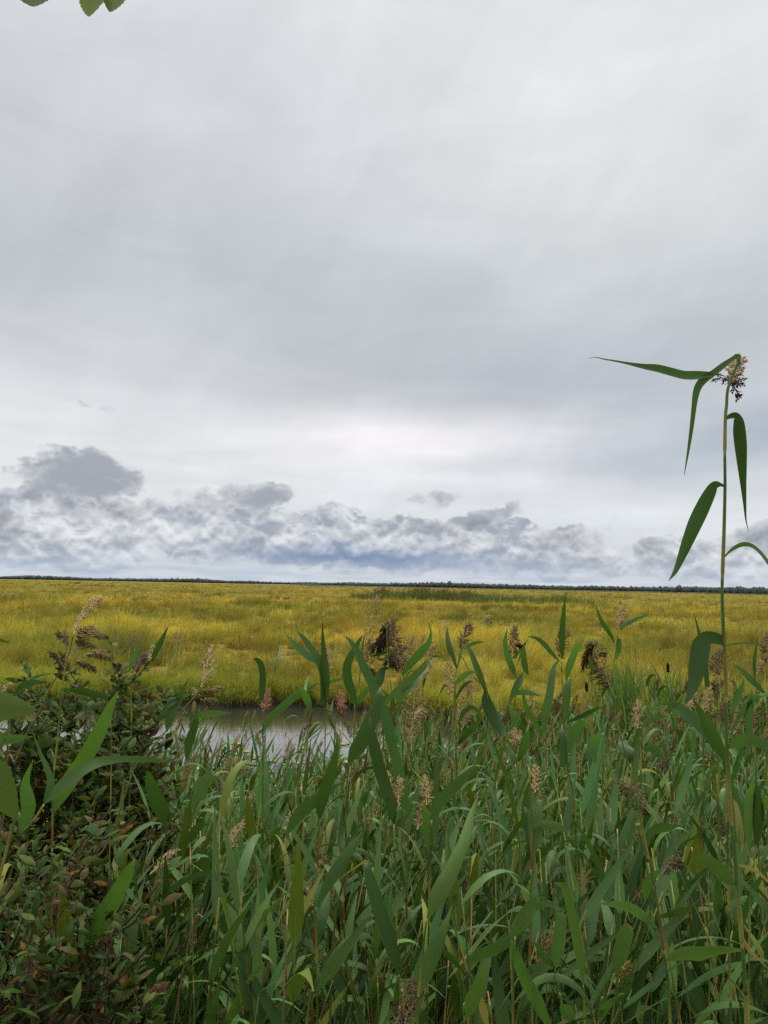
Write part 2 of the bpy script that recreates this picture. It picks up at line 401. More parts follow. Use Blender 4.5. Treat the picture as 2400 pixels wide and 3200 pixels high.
# ------------------------------------------------------------------ marsh grass
m_grass, nt, out = new_mat('marsh_grass'); g = G(nt)
g.leafy(out, g.attr('col'), .35, .6, .2, tcol=g.mix(1.0, g.attr('col'), (1.15, 1.1, .8), 'MULTIPLY'))
def blades(x, y, z, h, wd, colr, lean, two=True, lean2=None, base_c=None):
    n = len(x); th = nrg.uniform(0, math.pi, n)
    ed = np.clip(1-(y-edge_y(np.clip(x, -14, 14)))/.6, 0, 1)*(y < 20)
    la = np.clip(lean+nrg.normal(0, .20, n), -1.3, 1.4); lb = nrg.normal(0, .24, n)-ed*nrg.uniform(.1, .9, n)+(0 if lean2 is None else lean2)
    sx_ = np.cos(th)*wd*.5; sy_ = np.sin(th)*wd*.5
    q_ = np.sqrt(np.clip(1-.45*la**2-.45*lb**2, .10, 1))
    tx = x+la*h*.8; ty = y+lb*h*.8; tz = z+h*q_
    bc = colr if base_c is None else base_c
    if two:
        mx_ = x+la*h*.26; my = y+lb*h*.26; mz = z+h*(.35+.33*q_)
        co = np.stack([np.stack([x-sx_, y-sy_, z], 1), np.stack([x+sx_, y+sy_, z], 1), np.stack([mx_+sx_*.85, my+sy_*.85, mz], 1),
                       np.stack([mx_-sx_*.85, my-sy_*.85, mz], 1), np.stack([tx, ty, tz], 1)], 1)
        q = np.arange(n)[:, None]*5
        faces = [q+np.array([[0, 1, 2, 3]]), q+np.array([[3, 2, 4]])]
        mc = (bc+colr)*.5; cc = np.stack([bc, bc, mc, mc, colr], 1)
    else:
        co = np.stack([np.stack([x-sx_, y-sy_, z], 1), np.stack([x+sx_, y+sy_, z], 1), np.stack([tx, ty, tz], 1)], 1)
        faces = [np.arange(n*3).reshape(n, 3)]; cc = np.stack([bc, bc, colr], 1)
    return co.reshape(-1, 3), faces, cc.reshape(-1, 3)
YEL = np.array([.62, .46, .065]); OCH = np.array([.50, .32, .045]); GRN = np.array([.16, .215, .035]); LIM = np.array([.40, .39, .05]); BRN = np.array([.25, .15, .045])
def grass_colour(x, y):
    n = len(x); d = y-edge_y(np.clip(x, -12, 12))
    a = fbm(x*.30, y*.16, 5)+nrg.normal(0, .055, n); b = fbm(x*.8, y*.45, 9)+nrg.normal(0, .06, n); c = fbm(x*.06, y*.035, 21); e = fbm(x*.11, y*.06, 61)
    g_ = np.clip((a-.47)*7, 0, 1)[:, None]; o_ = np.clip((b-.46)*6, 0, 1)[:, None]; l_ = np.clip((c-.40)*4, 0, 1)[:, None]; e_ = np.clip((e-.47)*6, 0, 1)[:, None]
    k = YEL*(1-o_)+OCH*o_
    k = k*(1-.45*l_)+LIM*.45*l_
    k = k*(1-.75*g_)+GRN*.75*g_
    k = k*(1-.45*e_)+(GRN*.6+LIM*.4)*.45*e_
    nearg = np.clip(1-d/11.0, 0, 1)[:, None]*.72
    k = k*(1-nearg)+(GRN*.55+LIM*.45)*nearg
    r = nrg.random(n)[:, None]
    k = np.where(r < .10, k*.4+BRN*.6, k); k = np.where(r > .94, k*.6+np.array([.50, .42, .18])*.4, k)
    v_ = .62+.72*np.clip((fbm(x*.22+7, y*.13+3, 91)-.33)/.34, 0, 1)[:, None]
    return k*v_*nrg.uniform(.72, 1.42, (n, 1))*np.array([1.23, 1.24, 1.12])
acc = []; off = 0; cos = []; cols = []; fl = []
def put(co, faces, c):
    global off
    cos.append(co); cols.append(c); fl.extend(f+off for f in faces); off += len(co)
def zone(y0, y1, dens, per, hm, wd, spread, two, slack=5):
    area_w = 2*(.62*y1+slack); n = int((y1-y0)*area_w*dens)
    tx = nrg.uniform(-1, 1, n)*area_w*.5; ty = nrg.uniform(y0, y1, n) if y1 < 100 else y0*np.exp(nrg.uniform(0, math.log(y1/y0), n))
    ok = np.abs(tx) < .62*ty+slack
    ok &= ty > edge_y(np.clip(tx, -14, 14))+.02
    tx, ty = tx[ok], ty[ok]; m_ = len(tx)
    hh = hm*(.38+1.15*np.clip((fbm(tx*.55, ty*.34, 31)-.28)/.44, 0, 1)**1.2)*nrg.uniform(.55, 1.25, m_)
    d = ty-edge_y(np.clip(tx, -14, 14)); hh = hh*np.interp(d, [0, .4, 1.5, 3.5], [.42, .6, .85, 1])
    ln = .22+1.3*(fbm(tx*.5, ty*.4, 41)-.5)
    tc_ = grass_colour(tx, ty)
    sp = spread*nrg.uniform(.6, 1.5, m_)
    R_ = lambda v: np.repeat(v, per, 0)
    ox = nrg.normal(0, 1, m_*per); oy = nrg.normal(0, 1, m_*per)
    x = R_(tx)+ox*R_(sp)*.55; y = R_(ty)+oy*R_(sp)*.55
    rim = np.clip(1-.16*(ox**2+oy**2), .35, 1)
    h = R_(hh)*nrg.uniform(.6, 1.15, len(x))*rim; l = R_(ln)+ox*.46; l2 = oy*.46
    z = ground_z(np.clip(x, -60, 60), y)
    c = R_(tc_)*nrg.uniform(.8, 1.2, (len(x), 1)); f = nrg.random((len(x), 1)); c = np.where(f < .1, c*.4+BRN*.6, c)
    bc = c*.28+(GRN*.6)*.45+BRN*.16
    k = z > -.08
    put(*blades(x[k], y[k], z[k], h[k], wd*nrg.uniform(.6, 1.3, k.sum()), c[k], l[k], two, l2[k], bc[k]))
zone(12.2, 22, 6.5, 92, .64, .0065, .20, True)
zone(22, 40, 3.2, 64, .66, .010, .28, True)
zone(40, 90, 1.0, 36, .70, .022, .42, True)
zone(90, 260, .20, 18, .72, .06, .7, False)
zone(260, 900, .014, 10, .9, .25, 1.8, False)
# drooping fringe along the waterline
n = 1500; fx = nrg.uniform(-13, 12, n); per = 26; fx = np.repeat(fx, per)+nrg.normal(0, .07, n*per); fd = np.repeat(nrg.uniform(-.02, .55, n), per)+nrg.normal(0, .04, n*per); fyy = edge_y(fx)+fd
fz = ground_z(fx, fyy); c_ = grass_colour(fx, fyy)*.95; fh = np.repeat(nrg.uniform(.3, .62, n), per)*nrg.uniform(.6, 1.1, n*per)
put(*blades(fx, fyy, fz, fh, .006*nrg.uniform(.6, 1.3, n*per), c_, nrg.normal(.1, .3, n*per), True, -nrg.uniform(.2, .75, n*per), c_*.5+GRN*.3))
print('grass verts', off)
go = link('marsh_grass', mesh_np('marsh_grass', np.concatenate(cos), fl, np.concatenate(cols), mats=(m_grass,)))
tag(go, 'golden green sedge meadow reaching from the water to the far wood', 'grass', kind='stuff')

# band of tall dark reeds out in the meadow, and dark tussocks further left
def patch(name, label, spots, per, hm, wd, pal, cat='reeds'):
    xs, ys_, hs = [], [], []
    for (px0, px1, py, depth, k) in spots:
        for i in range(k):
            px = rnd.uniform(px0, px1); q = onz(px, py+ (px-1200)*.0195, FIELD)
            e = min(1, (px-px0)/(px1-px0)*5, (px1-px)/(px1-px0)*5)
            xs.append(q.x); ys_.append(q.y+rnd.uniform(0, depth)); hs.append(hm*(.45+.55*e)*rnd.uniform(.75, 1.15)*(.75+.5*float(vnoise(q.x*.35, 0, 77))))
    x = np.repeat(xs, per)+nrg.normal(0, .3, len(xs)*per); y = np.repeat(ys_, per)+nrg.normal(0, .3, len(xs)*per); h = np.repeat(hs, per)*nrg.uniform(.6, 1.1, len(xs)*per)
    c = np.array(pal)[nrg.integers(0, len(pal), len(x))]*nrg.uniform(.7, 1.2, (len(x), 1))
    co, f, cc = blades(x, y, np.full(len(x), FIELD), h, wd*nrg.uniform(.6, 1.4, len(x)), c, np.full(len(x), .15), True)
    # seed tops
    k = len(x)//4
    co2, f2, c2 = blades(x[:k]+.12*h[:k], y[:k], FIELD+h[:k]*.78, h[:k]*.28, np.full(k, wd*2.0), np.repeat([[.13, .08, .045]], k, 0), np.full(k, .3), False)
    o = link(name, mesh_np(name, np.concatenate([co, co2]), f+[q+len(co) for q in f2], np.concatenate([cc, c2]), mats=(m_grass,)))
    tag(o, label, cat, kind='stuff')
patch('reed_bed', 'band of tall dark green reeds standing out in the golden meadow', [(1090, 1560, 1876, 9, 420), (1450, 1900, 1880, 12, 240)], 7, 1.6, .05, [(.10, .155, .045), (.14, .19, .055), (.075, .115, .035), (.17, .20, .05)])
patch('sedge_tussocks', 'low dark tussocks scattered through the far meadow', [(205, 255, 1843, 4, 40), (250, 350, 1850, 6, 40), (140, 190, 1851, 6, 22), (0, 70, 1838, 8, 30), (540, 620, 1866, 3, 25), (640, 700, 1873, 3, 14), (1880, 2010, 1856, 10, 40), (1250, 1420, 1868, 8, 40), (830, 900, 1880, 2, 16), (1500, 1800, 1905, 3, 40)], 7, .75, .06, [(.11, .10, .03), (.14, .14, .04), (.09, .08, .03)], 'grass')

# ------------------------------------------------------------------ far wood
m, nt, out = new_mat('far_wood'); g = G(nt)
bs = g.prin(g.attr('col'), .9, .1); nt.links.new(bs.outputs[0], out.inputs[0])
V, T, C = [], [], []
def crown(x, y, z, rx, rz, c, k=9):
    o = len(V)
    lat = [(-.9, .45), (-.25, 1.0), (.35, .9), (.8, .5)]
    for (zz, rr_) in lat:
        for j in range(k):
            q = 2*math.pi*j/k; f = rr_*rnd.uniform(.75, 1.2)
            V.append((x+rx*f*math.cos(q), y+rx*f*math.sin(q), z+rz*(zz+rnd.uniform(-.15, .15)))); s = rnd.uniform(.75, 1.25); C.append(tuple(t*s for t in c))
    V.append((x, y, z+rz*rnd.uniform(.95, 1.3))); C.append(c)
    for i in range(3):
        for j in range(k):
            a, b = o+i*k+j, o+i*k+(j+1) % k
            T.append((a, b, b+k)); T.append((a, b+k, a+k))
    for j in range(k): T.append((o+3*k+j, o+3*k+(j+1) % k, o+4*k))
for (a0, a1, dist, hgt, step, tone) in [(-46, -15, 2300, 8.0, 4.0, (.095, .115, .122)), (-28, 2, 1700, 7.8, 3.4, (.082, .104, .102)), (-6, 46, 1050, 7.4, 2.8, (.070, .092, .078))]:  # tones paler and bluer with distance, haze put into the crown colour
    for row in range(3):
        s = R(a0)*dist
        while s < R(a1)*dist:
            an = s/dist; dd_ = dist+row*14+rnd.uniform(-5, 5)
            hh = hgt*(.30+1.0*float(fbm(s*.012, row*.3, 3, 5)))*rnd.uniform(.88, 1.08)*(1.22 if rnd.random() < .03 else 1)
            e = min(1, (math.degrees(an)-a0)/4+.25, (a1-math.degrees(an))/4+.25)
            hh *= max(.3, e)
            if hh > 1.2:
                c = tuple(t*rnd.uniform(.8, 1.2) for t in tone)
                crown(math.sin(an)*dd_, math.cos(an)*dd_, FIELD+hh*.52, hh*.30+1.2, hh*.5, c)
            s += step*rnd.uniform(.6, 1.4)
tag(link('treeline', mesh_np('treeline', np.array(V), [np.array(T)], np.array(C), smooth=False, mats=(m,))), 'dark distant wood along the horizon behind the meadow', 'treeline', kind='stuff')

# ------------------------------------------------------------------ reed materials
def leaf_material(name, trans, spec):
  m_, nt, out = new_mat(name); g = G(nt)
  u, v = g.uv(); rn = g.orand(); p = g.pos()
  cl = g.mix(rn, (.056, .126, .026), (.100, .184, .042))
  cl = g.mix(g.sm(g.noise(p, 1.1, 2, .5), .45, .7), cl, (.054, .128, .044))
  cl = g.mix(g.m('MULTIPLY', g.m('POWER', 2.718, g.m('MULTIPLY', g.m('POWER', g.m('MULTIPLY', g.m('SUBTRACT', u, .5), 16.0), 2.0), -1.0)), .4), cl, (.10, .15, .055))
  vein = g.m('SINE', g.m('MULTIPLY', u, 95.0)); cl = g.mix(1.0, cl, g.lin(vein, -1, 1, .84, 1.12), 'MULTIPLY')
  cl = g.mix(1.0, cl, g.lin(g.noise(p, 9, 4, .6), .3, .7, .82, 1.2), 'MULTIPLY')
  dry = g.sm(g.m('ADD', g.m('MULTIPLY', v, 1.0), g.m('MULTIPLY', g.noise(p, 30, 3, .6), .16)), .99, 1.09)
  cl = g.mix(g.m('MULTIPLY', dry, .8), cl, (.26, .18, .07))
  edge_ = g.sm(g.m('ADD', g.m('MULTIPLY', g.m('ABSOLUTE', g.m('SUBTRACT', u, .5)), 2.0), g.m('MULTIPLY', g.noise(p, 14, 3, .6), .9)), 1.38, 1.5)
  cl = g.mix(g.m('MULTIPLY', edge_, .55), cl, (.21, .17, .05))
  spot = g.m('MULTIPLY', g.sm(g.noise(p, 55, 2, .5), .66, .74), .6); cl = g.mix(spot, cl, (.15, .13, .04))
  under = g.mix(.35, cl, (.085, .150, .058))
  clf = g.mix(g.back(), cl, under)
  clf = g.mix(1.0, clf, g.mix(1.0, g.attr('col'), (1, 1, 1), 'MIX') if False else g.attr('col'), 'MULTIPLY')
  g.leafy(out, clf, trans, g.lin(g.noise(p, 40, 3), .3, .7, .42, .6), spec, tcol=g.mix(1.0, clf, (1.05, 1.25, .55), 'MULTIPLY'))
  return m_
m_leaf = leaf_material('reed_leaf', .32, .25); m_leaf2 = leaf_material('reed_leaf_inner', .14, .15)
m_stem, nt, out = new_mat('reed_stem'); g = G(nt); u, v = g.uv(); p = g.pos()
ph = g.m('FRACT', g.m('DIVIDE', v, .16))
cs = g.mix(g.sm(ph, .0, .65), (.42, .36, .06), (.12, .20, .04))
cs = g.mix(g.sm(ph, .94, .975), cs, (.50, .36, .14))
red = g.m('MULTIPLY', g.sm(g.noise(p, 2.6, 2), .55, .66), g.sm(ph, .55, .2)); cs = g.mix(red, cs, (.26, .09, .05))
cs = g.mix(1.0, cs, g.lin(g.noise(g.vm('MULTIPLY', p, (8, 8, 1)), 30, 3), .3, .7, .8, 1.2), 'MULTIPLY')
cs = g.mix(1.0, cs, g.attr('col'), 'MULTIPLY')
bs = g.prin(cs, .45, .4); nt.links.new(bs.outputs[0], out.inputs[0])
m_dry, nt, out = new_mat('dry_stalk'); g = G(nt); p = g.pos()
cs = g.mix(g.noise(p, 6, 4, .6), (.36, .27, .13), (.22, .15, .08)); cs = g.mix(1.0, cs, g.attr('col'), 'MULTIPLY'); bs = g.prin(cs, .6, .3); nt.links.new(bs.outputs[0], out.inputs[0])
m_head, nt, out = new_mat('seed_head'); g = G(nt)
g.leafy(out, g.attr('col'), .25, .8, .15, tcol=g.attr('col'))

# ------------------------------------------------------------------ hero reeds, measured from the photograph, each at its own distance
CR = {'R': (1800, 1050, 2.765), '3': (0, 1800, 2.07375), '4': (800, 1800, 2.07375), '5': (1600, 1800, 2.07375), '6': (0, 2400, 2.07375),
      '7': (800, 2400, 2.07375), '8': (1600, 2400, 2.07375), 'B': (0, 2000, 3.16), 'P': (0, 0, 1.0)}
def px(crop, pts):
    ox, oy, s = CR[crop]
    return [(ox+q[0]/s, oy+q[1]/s)+((q[2]/s,) if len(q) > 2 else ()) for q in pts]
HERO = []
def stem3d(pts2, D, lean=0.0):
    """photo points top to bottom -> world points bottom (in the ground) to top"""
    w_ = [P(q[0], q[1], D+lean*i/max(1, len(pts2)-1)) for i, q in enumerate(pts2)]
    last = w_[-1]; dr = (w_[-1]-w_[max(0, len(w_)-3)]); drop = last.z-gz(last.x, last.y)
    if drop > .05:
        k = dr.xy*(min(.5*drop, .4)/max(dr.length, 1e-3)) if dr.length > 1e-3 else Vector((0, 0))
        fx, fy = last.x+k.x, last.y+max(-.1, min(.1, k.y))
        w_.append(Vector(((last.x+fx)/2, (last.y+fy)/2, last.z-drop*.55))); w_.append(Vector((fx, fy, gz(fx, fy)-.05)))
    return w_[::-1]
def hero(label, D, stem, leaves=(), heads=(), r=2.6, dry=False, kind=None, cat='reed', n=None):
    rr = random.Random(sum(map(ord, label)))
    s3 = stem3d(stem, D); base = s3[0].copy(); base.z = gz(base.x, base.y)
    root = tag(link('reed', None), label, cat, 'tall reeds along the near bank'); root.location = base
    sm_ = catmull([tuple(q) for q in s3], 8+6*len(s3)); sp_ = [Vector(q)-base for q in sm_]
    ge = Geo(); k = len(sp_)
    tone = rr.uniform(.8, 1.15)
    v0 = rr.random(); cum = [0.0]
    for i in range(1, k): cum.append(cum[-1]+(sp_[i]-sp_[i-1]).length)
    tube(ge, sp_, [r*.001*(1-.45*i/k)*(1.14-.26*(((v0+cum[i])/.16) % 1.0)) for i in range(k)], 7, (tone, tone, tone), v0)
    link('stem', ge.mesh('stem', m_dry if dry else m_stem), root)
    for lf in leaves:
        kind_l = None
        if isinstance(lf, dict): kind_l = lf.get('c'); dz = lf.get('dz'); lf = lf['p']
        else: dz = None
        if dz is None: dz = rr.uniform(-.10, .10)*D
        q = catmull(lf, max(14, 4*len(lf))); nq = len(q)
        tw = rr.uniform(-.5, .5); tw2 = rr.uniform(-.5, .5)
        pts, wid, sd = [], [], []
        for i in range(nq):
            t = i/(nq-1.0); d_ = D+dz*t*t
            pts.append(P(q[i][0], q[i][1], d_)-base); wid.append(max(.0006, q[i][2]/F*d_))
        for i in range(nq):
            t3 = (pts[min(i+1, nq-1)]-pts[max(i-1, 0)]).normalized()
            s_ = t3.cross(FWD); s_ = s_.normalized() if s_.length > 1e-4 else RIGHT
            ang = tw+(tw2-tw)*i/(nq-1.0)
            s_ = Matrix.Rotation(ang, 3, t3) @ s_
            if s_.dot(RIGHT) < 0 and False: s_ = -s_
            sd.append(s_); wid[i] = wid[i]/max(.75, abs(math.cos(ang)))
        tone = rr.uniform(.8, 1.5); c = (tone, tone, tone*rr.uniform(.8, 1.05))
        if kind_l == 'dark': c = (.72, .72, .62)
        if kind_l == 'pale': c = (1.35, 1.25, 1.25)
        if kind_l == 'lime': c = (1.3, 1.22, .95)
        if kind_l == 'dry': c = (4.2, 1.9, 1.6)
        ge = Geo(); ribbon(ge, pts, wid, sd, rr.uniform(.15, .45)*(1 if rr.random() < .6 else -1), c)
        link('leaf', ge.mesh('leaf', m_leaf), root)
    for hd in heads:
        pp = hd['p']; kd = hd.get('k', 'tan')
        q = catmull(pp, max(9, int(hd.get('n', 14)))); pts = [P(a_[0], a_[1], D+.01*i)-base for i, a_ in enumerate(q)]
        wid = [max(.004, a_[2]/F*D*.72) for a_ in q]
        ge = Geo(); wv = hd.get('wind'); wv = (RIGHT*wv[0]+UPV*wv[1]) if wv else None
        plume(ge, pts, wid, rr, kd, hd.get('d', 1.0), hd.get('dr', .4), wv, hd.get('s', 1.0)*(.8+.12*D))
        link('seed_head', ge.mesh('seed_head', m_head, False), root)
    return root

L = px
H = lambda crop, pts, k='tan', **kw: dict(p=px(crop, pts), k=k, **kw)
def LD(crop, pts, c=None, dz=None): return dict(p=px(crop, pts), c=c, dz=dz)
# the tallest one, its broken top folded over
hero('tallest reed with broken top folded over and long leaves hanging against the sky', 1.0,
     L('R', [(1418, 168), (1405, 215), (1370, 300), (1330, 400), (1308, 480), (1300, 600), (1290, 710), (1285, 1000), (1287, 1300), (1278, 1700), (1270, 1920), (1262, 2200)]) +
     L('5', [(1367, 300), (1375, 440), (1385, 700), (1390, 1050)]) + L('8', [(1410, 200), (1445, 580), (1460, 770), (1480, 1000), (1495, 1200), (1515, 1450), (1522, 1650)]),
     [LD('R', [(1422, 170, 24), (1390, 180, 46), (1350, 200, 34), (1280, 250, 48), (1190, 320, 55), (1110, 375, 66), (1060, 430, 62), (1035, 500, 54), (1020, 600, 42), (1005, 730, 36), (990, 850, 30), (968, 1000, 20), (950, 1110, 12), (935, 1205, 3)], dz=-.02),
      LD('R', [(1290, 350, 8), (1220, 332, 20), (1140, 335, 50), (1040, 345, 78), (930, 345, 80), (820, 318, 80), (700, 287, 74), (580, 268, 50), (450, 240, 26), (330, 216, 16), (250, 203, 12), (160, 184, 6), (110, 200, 3)], dz=-.06),
      LD('R', [(1296, 715, 20), (1330, 695, 44), (1375, 690, 60), (1395, 740, 95), (1400, 830, 115), (1412, 950, 112), (1425, 1100, 88), (1440, 1280, 56), (1455, 1450, 30), (1466, 1580, 14), (1490, 1690, 2)], 'dark', .03),
      LD('R', [(1283, 1300, 14), (1250, 1288, 34), (1205, 1300, 88), (1150, 1400, 122), (1085, 1530, 132), (1030, 1640, 122), (960, 1800, 92), (905, 1930, 60), (860, 2030, 36), (800, 2117, 3)], None, -.04),
      LD('R', [(1278, 1912, 14), (1320, 1868, 22), (1370, 1828, 34), (1440, 1800, 40), (1510, 1808, 34), (1570, 1850, 30), (1620, 1905, 32), (1680, 1990, 30), (1760, 2120, 12), (1800, 2210, 2)], None, -.05),
      LD('5', [(1370, 425, 60), (1310, 402, 72), (1255, 405, 84), (1222, 460, 118), (1205, 540, 122), (1185, 630, 112), (1165, 710, 88), (1140, 780, 52), (1108, 845, 4)], 'dark', -.07),
      LD('5', [(1385, 452, 8), (1440, 441, 14), (1540, 436, 14), (1640, 452, 12), (1760, 480, 3)], 'pale'),
      LD('5', [(1398, 1112, 14), (1440, 1090, 50), (1500, 1062, 72), (1580, 1068, 76), (1660, 1095, 66), (1760, 1150, 40), (1860, 1230, 3)], 'pale', -.12),
      LD('8', [(1442, 760, 16), (1400, 720, 70), (1350, 670, 95), (1290, 620, 85), (1235, 582, 60), (1200, 575, 30)], 'lime', -.08),
      LD('8', [(1466, 630, 10), (1510, 638, 18), (1560, 658, 20), (1605, 685, 18), (1660, 735, 12), (1710, 790, 3)], 'dry', -.03), LD('8', [(1502, 1105, 8), (1528, 1160, 30), (1560, 1205, 26), (1610, 1250, 12), (1670, 1310, 3)], 'dry', -.03)],
     [H('R', [(1332, 430, 34), (1345, 380, 74), (1360, 310, 96), (1380, 250, 84), (1402, 212, 30)], 'pale', d=2.4, dr=.2, n=14, s=.9),
      H('R', [(1345, 405, 8), (1385, 395, 26), (1435, 385, 8)], 'brown', d=.35, n=9), H('R', [(1330, 360, 6), (1290, 362, 10), (1240, 365, 14), (1220, 358, 4)], 'dark', d=.25, n=9),
      H('R', [(1345, 430, 4), (1375, 460, 10), (1405, 520, 8)], 'brown', d=.2, n=9)], r=3.0)
hero('reed with bare yellow stem and brown drooping plume beside the tallest stem', 1.28,
     L('8', [(800, 170), (830, 320), (870, 510), (925, 780), (960, 1000), (985, 1200), (1000, 1300), (1025, 1659)]),
     [LD('8', [(1003, 1250, 12), (1060, 1230, 66), (1130, 1215, 90), (1210, 1215, 98), (1300, 1195, 66), (1400, 1185, 50), (1490, 1185, 20)], 'lime', -.1),
      LD('8', [(870, 500, 12), (905, 440, 90), (960, 410, 100), (1040, 400, 60), (1100, 370, 4)])],
     [H('8', [(900, 300, 40), (850, 240, 110), (800, 170, 110), (750, 115, 40)], 'brown', d=1.2, dr=.6)], r=2.8)
hero('upright dark blade standing straight up from its reed over the water', 2.1, L('4', [(457, 850), (450, 1000), (440, 1240)]) + L('7', [(405, 330), (400, 620), (385, 900)]),
     [LD('4', [(440, 850, 12), (441, 800, 48), (445, 700, 60), (442, 600, 56), (436, 480, 34), (431, 380, 16), (430, 285, 2)], 'dark', 0),
      LD('4', [(452, 850, 10), (415, 590, 30), (345, 525, 44), (265, 460, 40), (190, 375, 3)], 'pale'), LD('4', [(452, 860, 10), (415, 560, 30), (370, 490, 40), (318, 415, 34), (262, 352, 3)]),
      LD('4', [(460, 700, 10), (500, 680, 26), (570, 668, 6)], 'pale')],
     [H('4', [(475, 650, 30), (468, 570, 36), (458, 470, 10)], 'tan')])
hero('reed with a blade curving up like a sickle left of the great dark plume', 2.2, L('4', [(640, 835), (635, 1000), (620, 1240)]) + L('7', [(590, 200), (575, 500)]),
     [LD('4', [(640, 835, 15), (625, 760, 50), (597, 680, 60), (590, 600, 56), (607, 540, 50), (640, 480, 40), (668, 425, 24), (692, 380, 3)])], [])
hero('reed with one very long leaf arching up left across the dark plume', 1.75, L('7', [(985, 330), (985, 500), (980, 700), (975, 1000), (960, 1500)]),
     [LD('7', [(985, 335, 16), (965, 210, 60), (935, 60, 72), (905, -80, 66), (870, -210, 64), (845, -330, 62), (800, -440, 60), (750, -560, 62), (700, -660, 58), (650, -770, 40), (600, -835, 20), (570, -855, 3)], None, .1)], [])
hero('reed with broad blade bent over at its top just right of the upright dark blade', 1.5, L('7', [(893, 362), (905, 700), (912, 1100), (920, 1300), (940, 1500), (960, 1659)]),
     [LD('7', [(893, 362, 12), (878, 260, 66), (842, 130, 78), (802, 0, 80), (768, -140, 72), (745, -260, 46), (738, -330, 4)], 'dark', .05),
      LD('7', [(893, 362, 10), (930, 300, 50), (955, 290, 40), (948, 265, 6)], 'pale')], [], r=2.8)
hero('reed with pale wide blade leaning right below the great dark plume', 1.55, L('4', [(602, 1215), (595, 1300)]) + L('7', [(585, 150), (575, 300), (590, 620), (560, 760), (520, 950), (490, 1250), (480, 1659)]),
     [LD('4', [(602, 1215, 20), (650, 1150, 92), (705, 1060, 104), (750, 950, 96), (785, 850, 74), (802, 760, 44), (800, 720, 4)]),
      LD('7', [(585, 150, 10), (560, 330, 30), (545, 470, 40), (560, 560, 20), (570, 600, 3)], 'dark')], [], r=2.8)
hero('reed bearing the great dark brown nodding plume with a torn side tuft', 2.35, L('4', [(935, 640), (932, 800), (925, 900), (905, 1000), (870, 1240)]),
     [LD('4', [(760, 770, 20), (785, 700, 62), (812, 645, 72), (838, 612, 50), (852, 604, 10)], 'dark'),
      LD('4', [(935, 560, 6), (880, 495, 16), (800, 508, 18), (750, 520, 4)], 'dark'), LD('4', [(865, 540, 6), (810, 540, 22), (770, 530, 4)], 'pale')],
     [H('4', [(945, 620, 40), (935, 560, 95), (915, 490, 110), (895, 420, 95), (880, 360, 80), (868, 300, 34)], 'brown', d=2.6, dr=.7, n=22, wind=(.25, -.2)),
      H('4', [(920, 600, 50), (900, 520, 90), (880, 430, 80), (865, 340, 30)], 'dark', d=2.0, dr=.8, n=18),
      H('4', [(860, 330, 16), (835, 335, 40), (820, 380, 60), (795, 425, 50), (765, 445, 20)], 'dark', d=1.8, dr=.8), H('4', [(845, 370, 20), (825, 420, 50), (800, 470, 14)], 'dark', d=1.6, dr=.8),
      H('4', [(925, 640, 14), (915, 580, 50), (890, 550, 60), (860, 560, 20)], 'brown', d=1.5, dr=.6)], r=2.4)
hero('thin pale stem in front of the great dark plume', 2.2, L('4', [(846, 325), (850, 480), (865, 640), (890, 800), (915, 900), (945, 1060)]) + L('7', [(955, 300), (950, 600)]),
     [LD('4', [(915, 900, 8), (880, 800, 30), (850, 770, 22), (815, 735, 3)])], [], r=1.9)
hero('tall slender tan plume standing left of the great dark plume', 2.9, L('4', [(705, 470), (680, 600), (665, 700), (650, 830), (640, 1100)]),
     [LD('4', [(668, 690, 6), (690, 480, 10), (700, 400, 8), (725, 360, 2)]), LD('4', [(650, 840, 10), (690, 770, 34), (740, 720, 30), (790, 700, 4)])],
     [H('4', [(705, 470, 40), (722, 400, 110), (738, 340, 120), (752, 270, 80), (765, 210, 44), (778, 168, 14)], 'tan', d=.9, dr=.15, n=18)])
hero('brown narrow plume hanging under the slender tan one', 2.4, L('4', [(735, 520), (738, 700), (742, 900), (735, 1240)]),
     [LD('4', [(742, 900, 10), (780, 820, 40), (840, 790, 40), (900, 800, 4)])],
     [H('4', [(740, 580, 30), (735, 530, 50), (735, 470, 40), (738, 430, 12)], 'brown', d=1.2, dr=.5), H('4', [(738, 590, 20), (755, 630, 50), (762, 690, 30)], 'rust', d=1.4, dr=.6)])
hero('reed with long curved leaf whose thin tip whips upward beside the plume', 2.2, L('4', [(945, 645), (958, 900), (950, 1240)]),
     [LD('4', [(945, 645, 10), (982, 588, 42), (1032, 528, 58), (1085, 468, 54), (1118, 425, 36), (1132, 370, 14), (1128, 335, 8), (1112, 295, 2)]),
      LD('4', [(950, 700, 6), (1000, 615, 10), (1060, 640, 10), (1100, 660, 2)])], [])
hero('reed with two parallel pale leaves slanting up to the right', 2.0, L('4', [(832, 830), (830, 1000), (815, 1240)]) + L('7', [(805, 300), (800, 620)]),
     [LD('4', [(832, 830, 14), (900, 755, 44), (1000, 672, 48), (1070, 605, 46), (1105, 560, 30), (1122, 525, 4)], 'pale', .05), LD('4', [(925, 805, 20), (975, 740, 50), (1030, 680, 50), (1070, 625, 34), (1085, 590, 4)], None, .1)], [])
hero('slim pale seed spike bowing right over the ditch', 2.3, L('4', [(1135, 565), (1110, 620), (1085, 670), (1050, 755), (1010, 900), (960, 1040)]), [LD('4', [(1010, 900, 8), (1060, 850, 26), (1090, 880, 20), (1100, 920, 2)])],
     [H('4', [(1085, 670, 14), (1110, 615, 22), (1137, 560, 8)], 'pale', d=1.1, dr=.1)], r=1.8, dry=True)
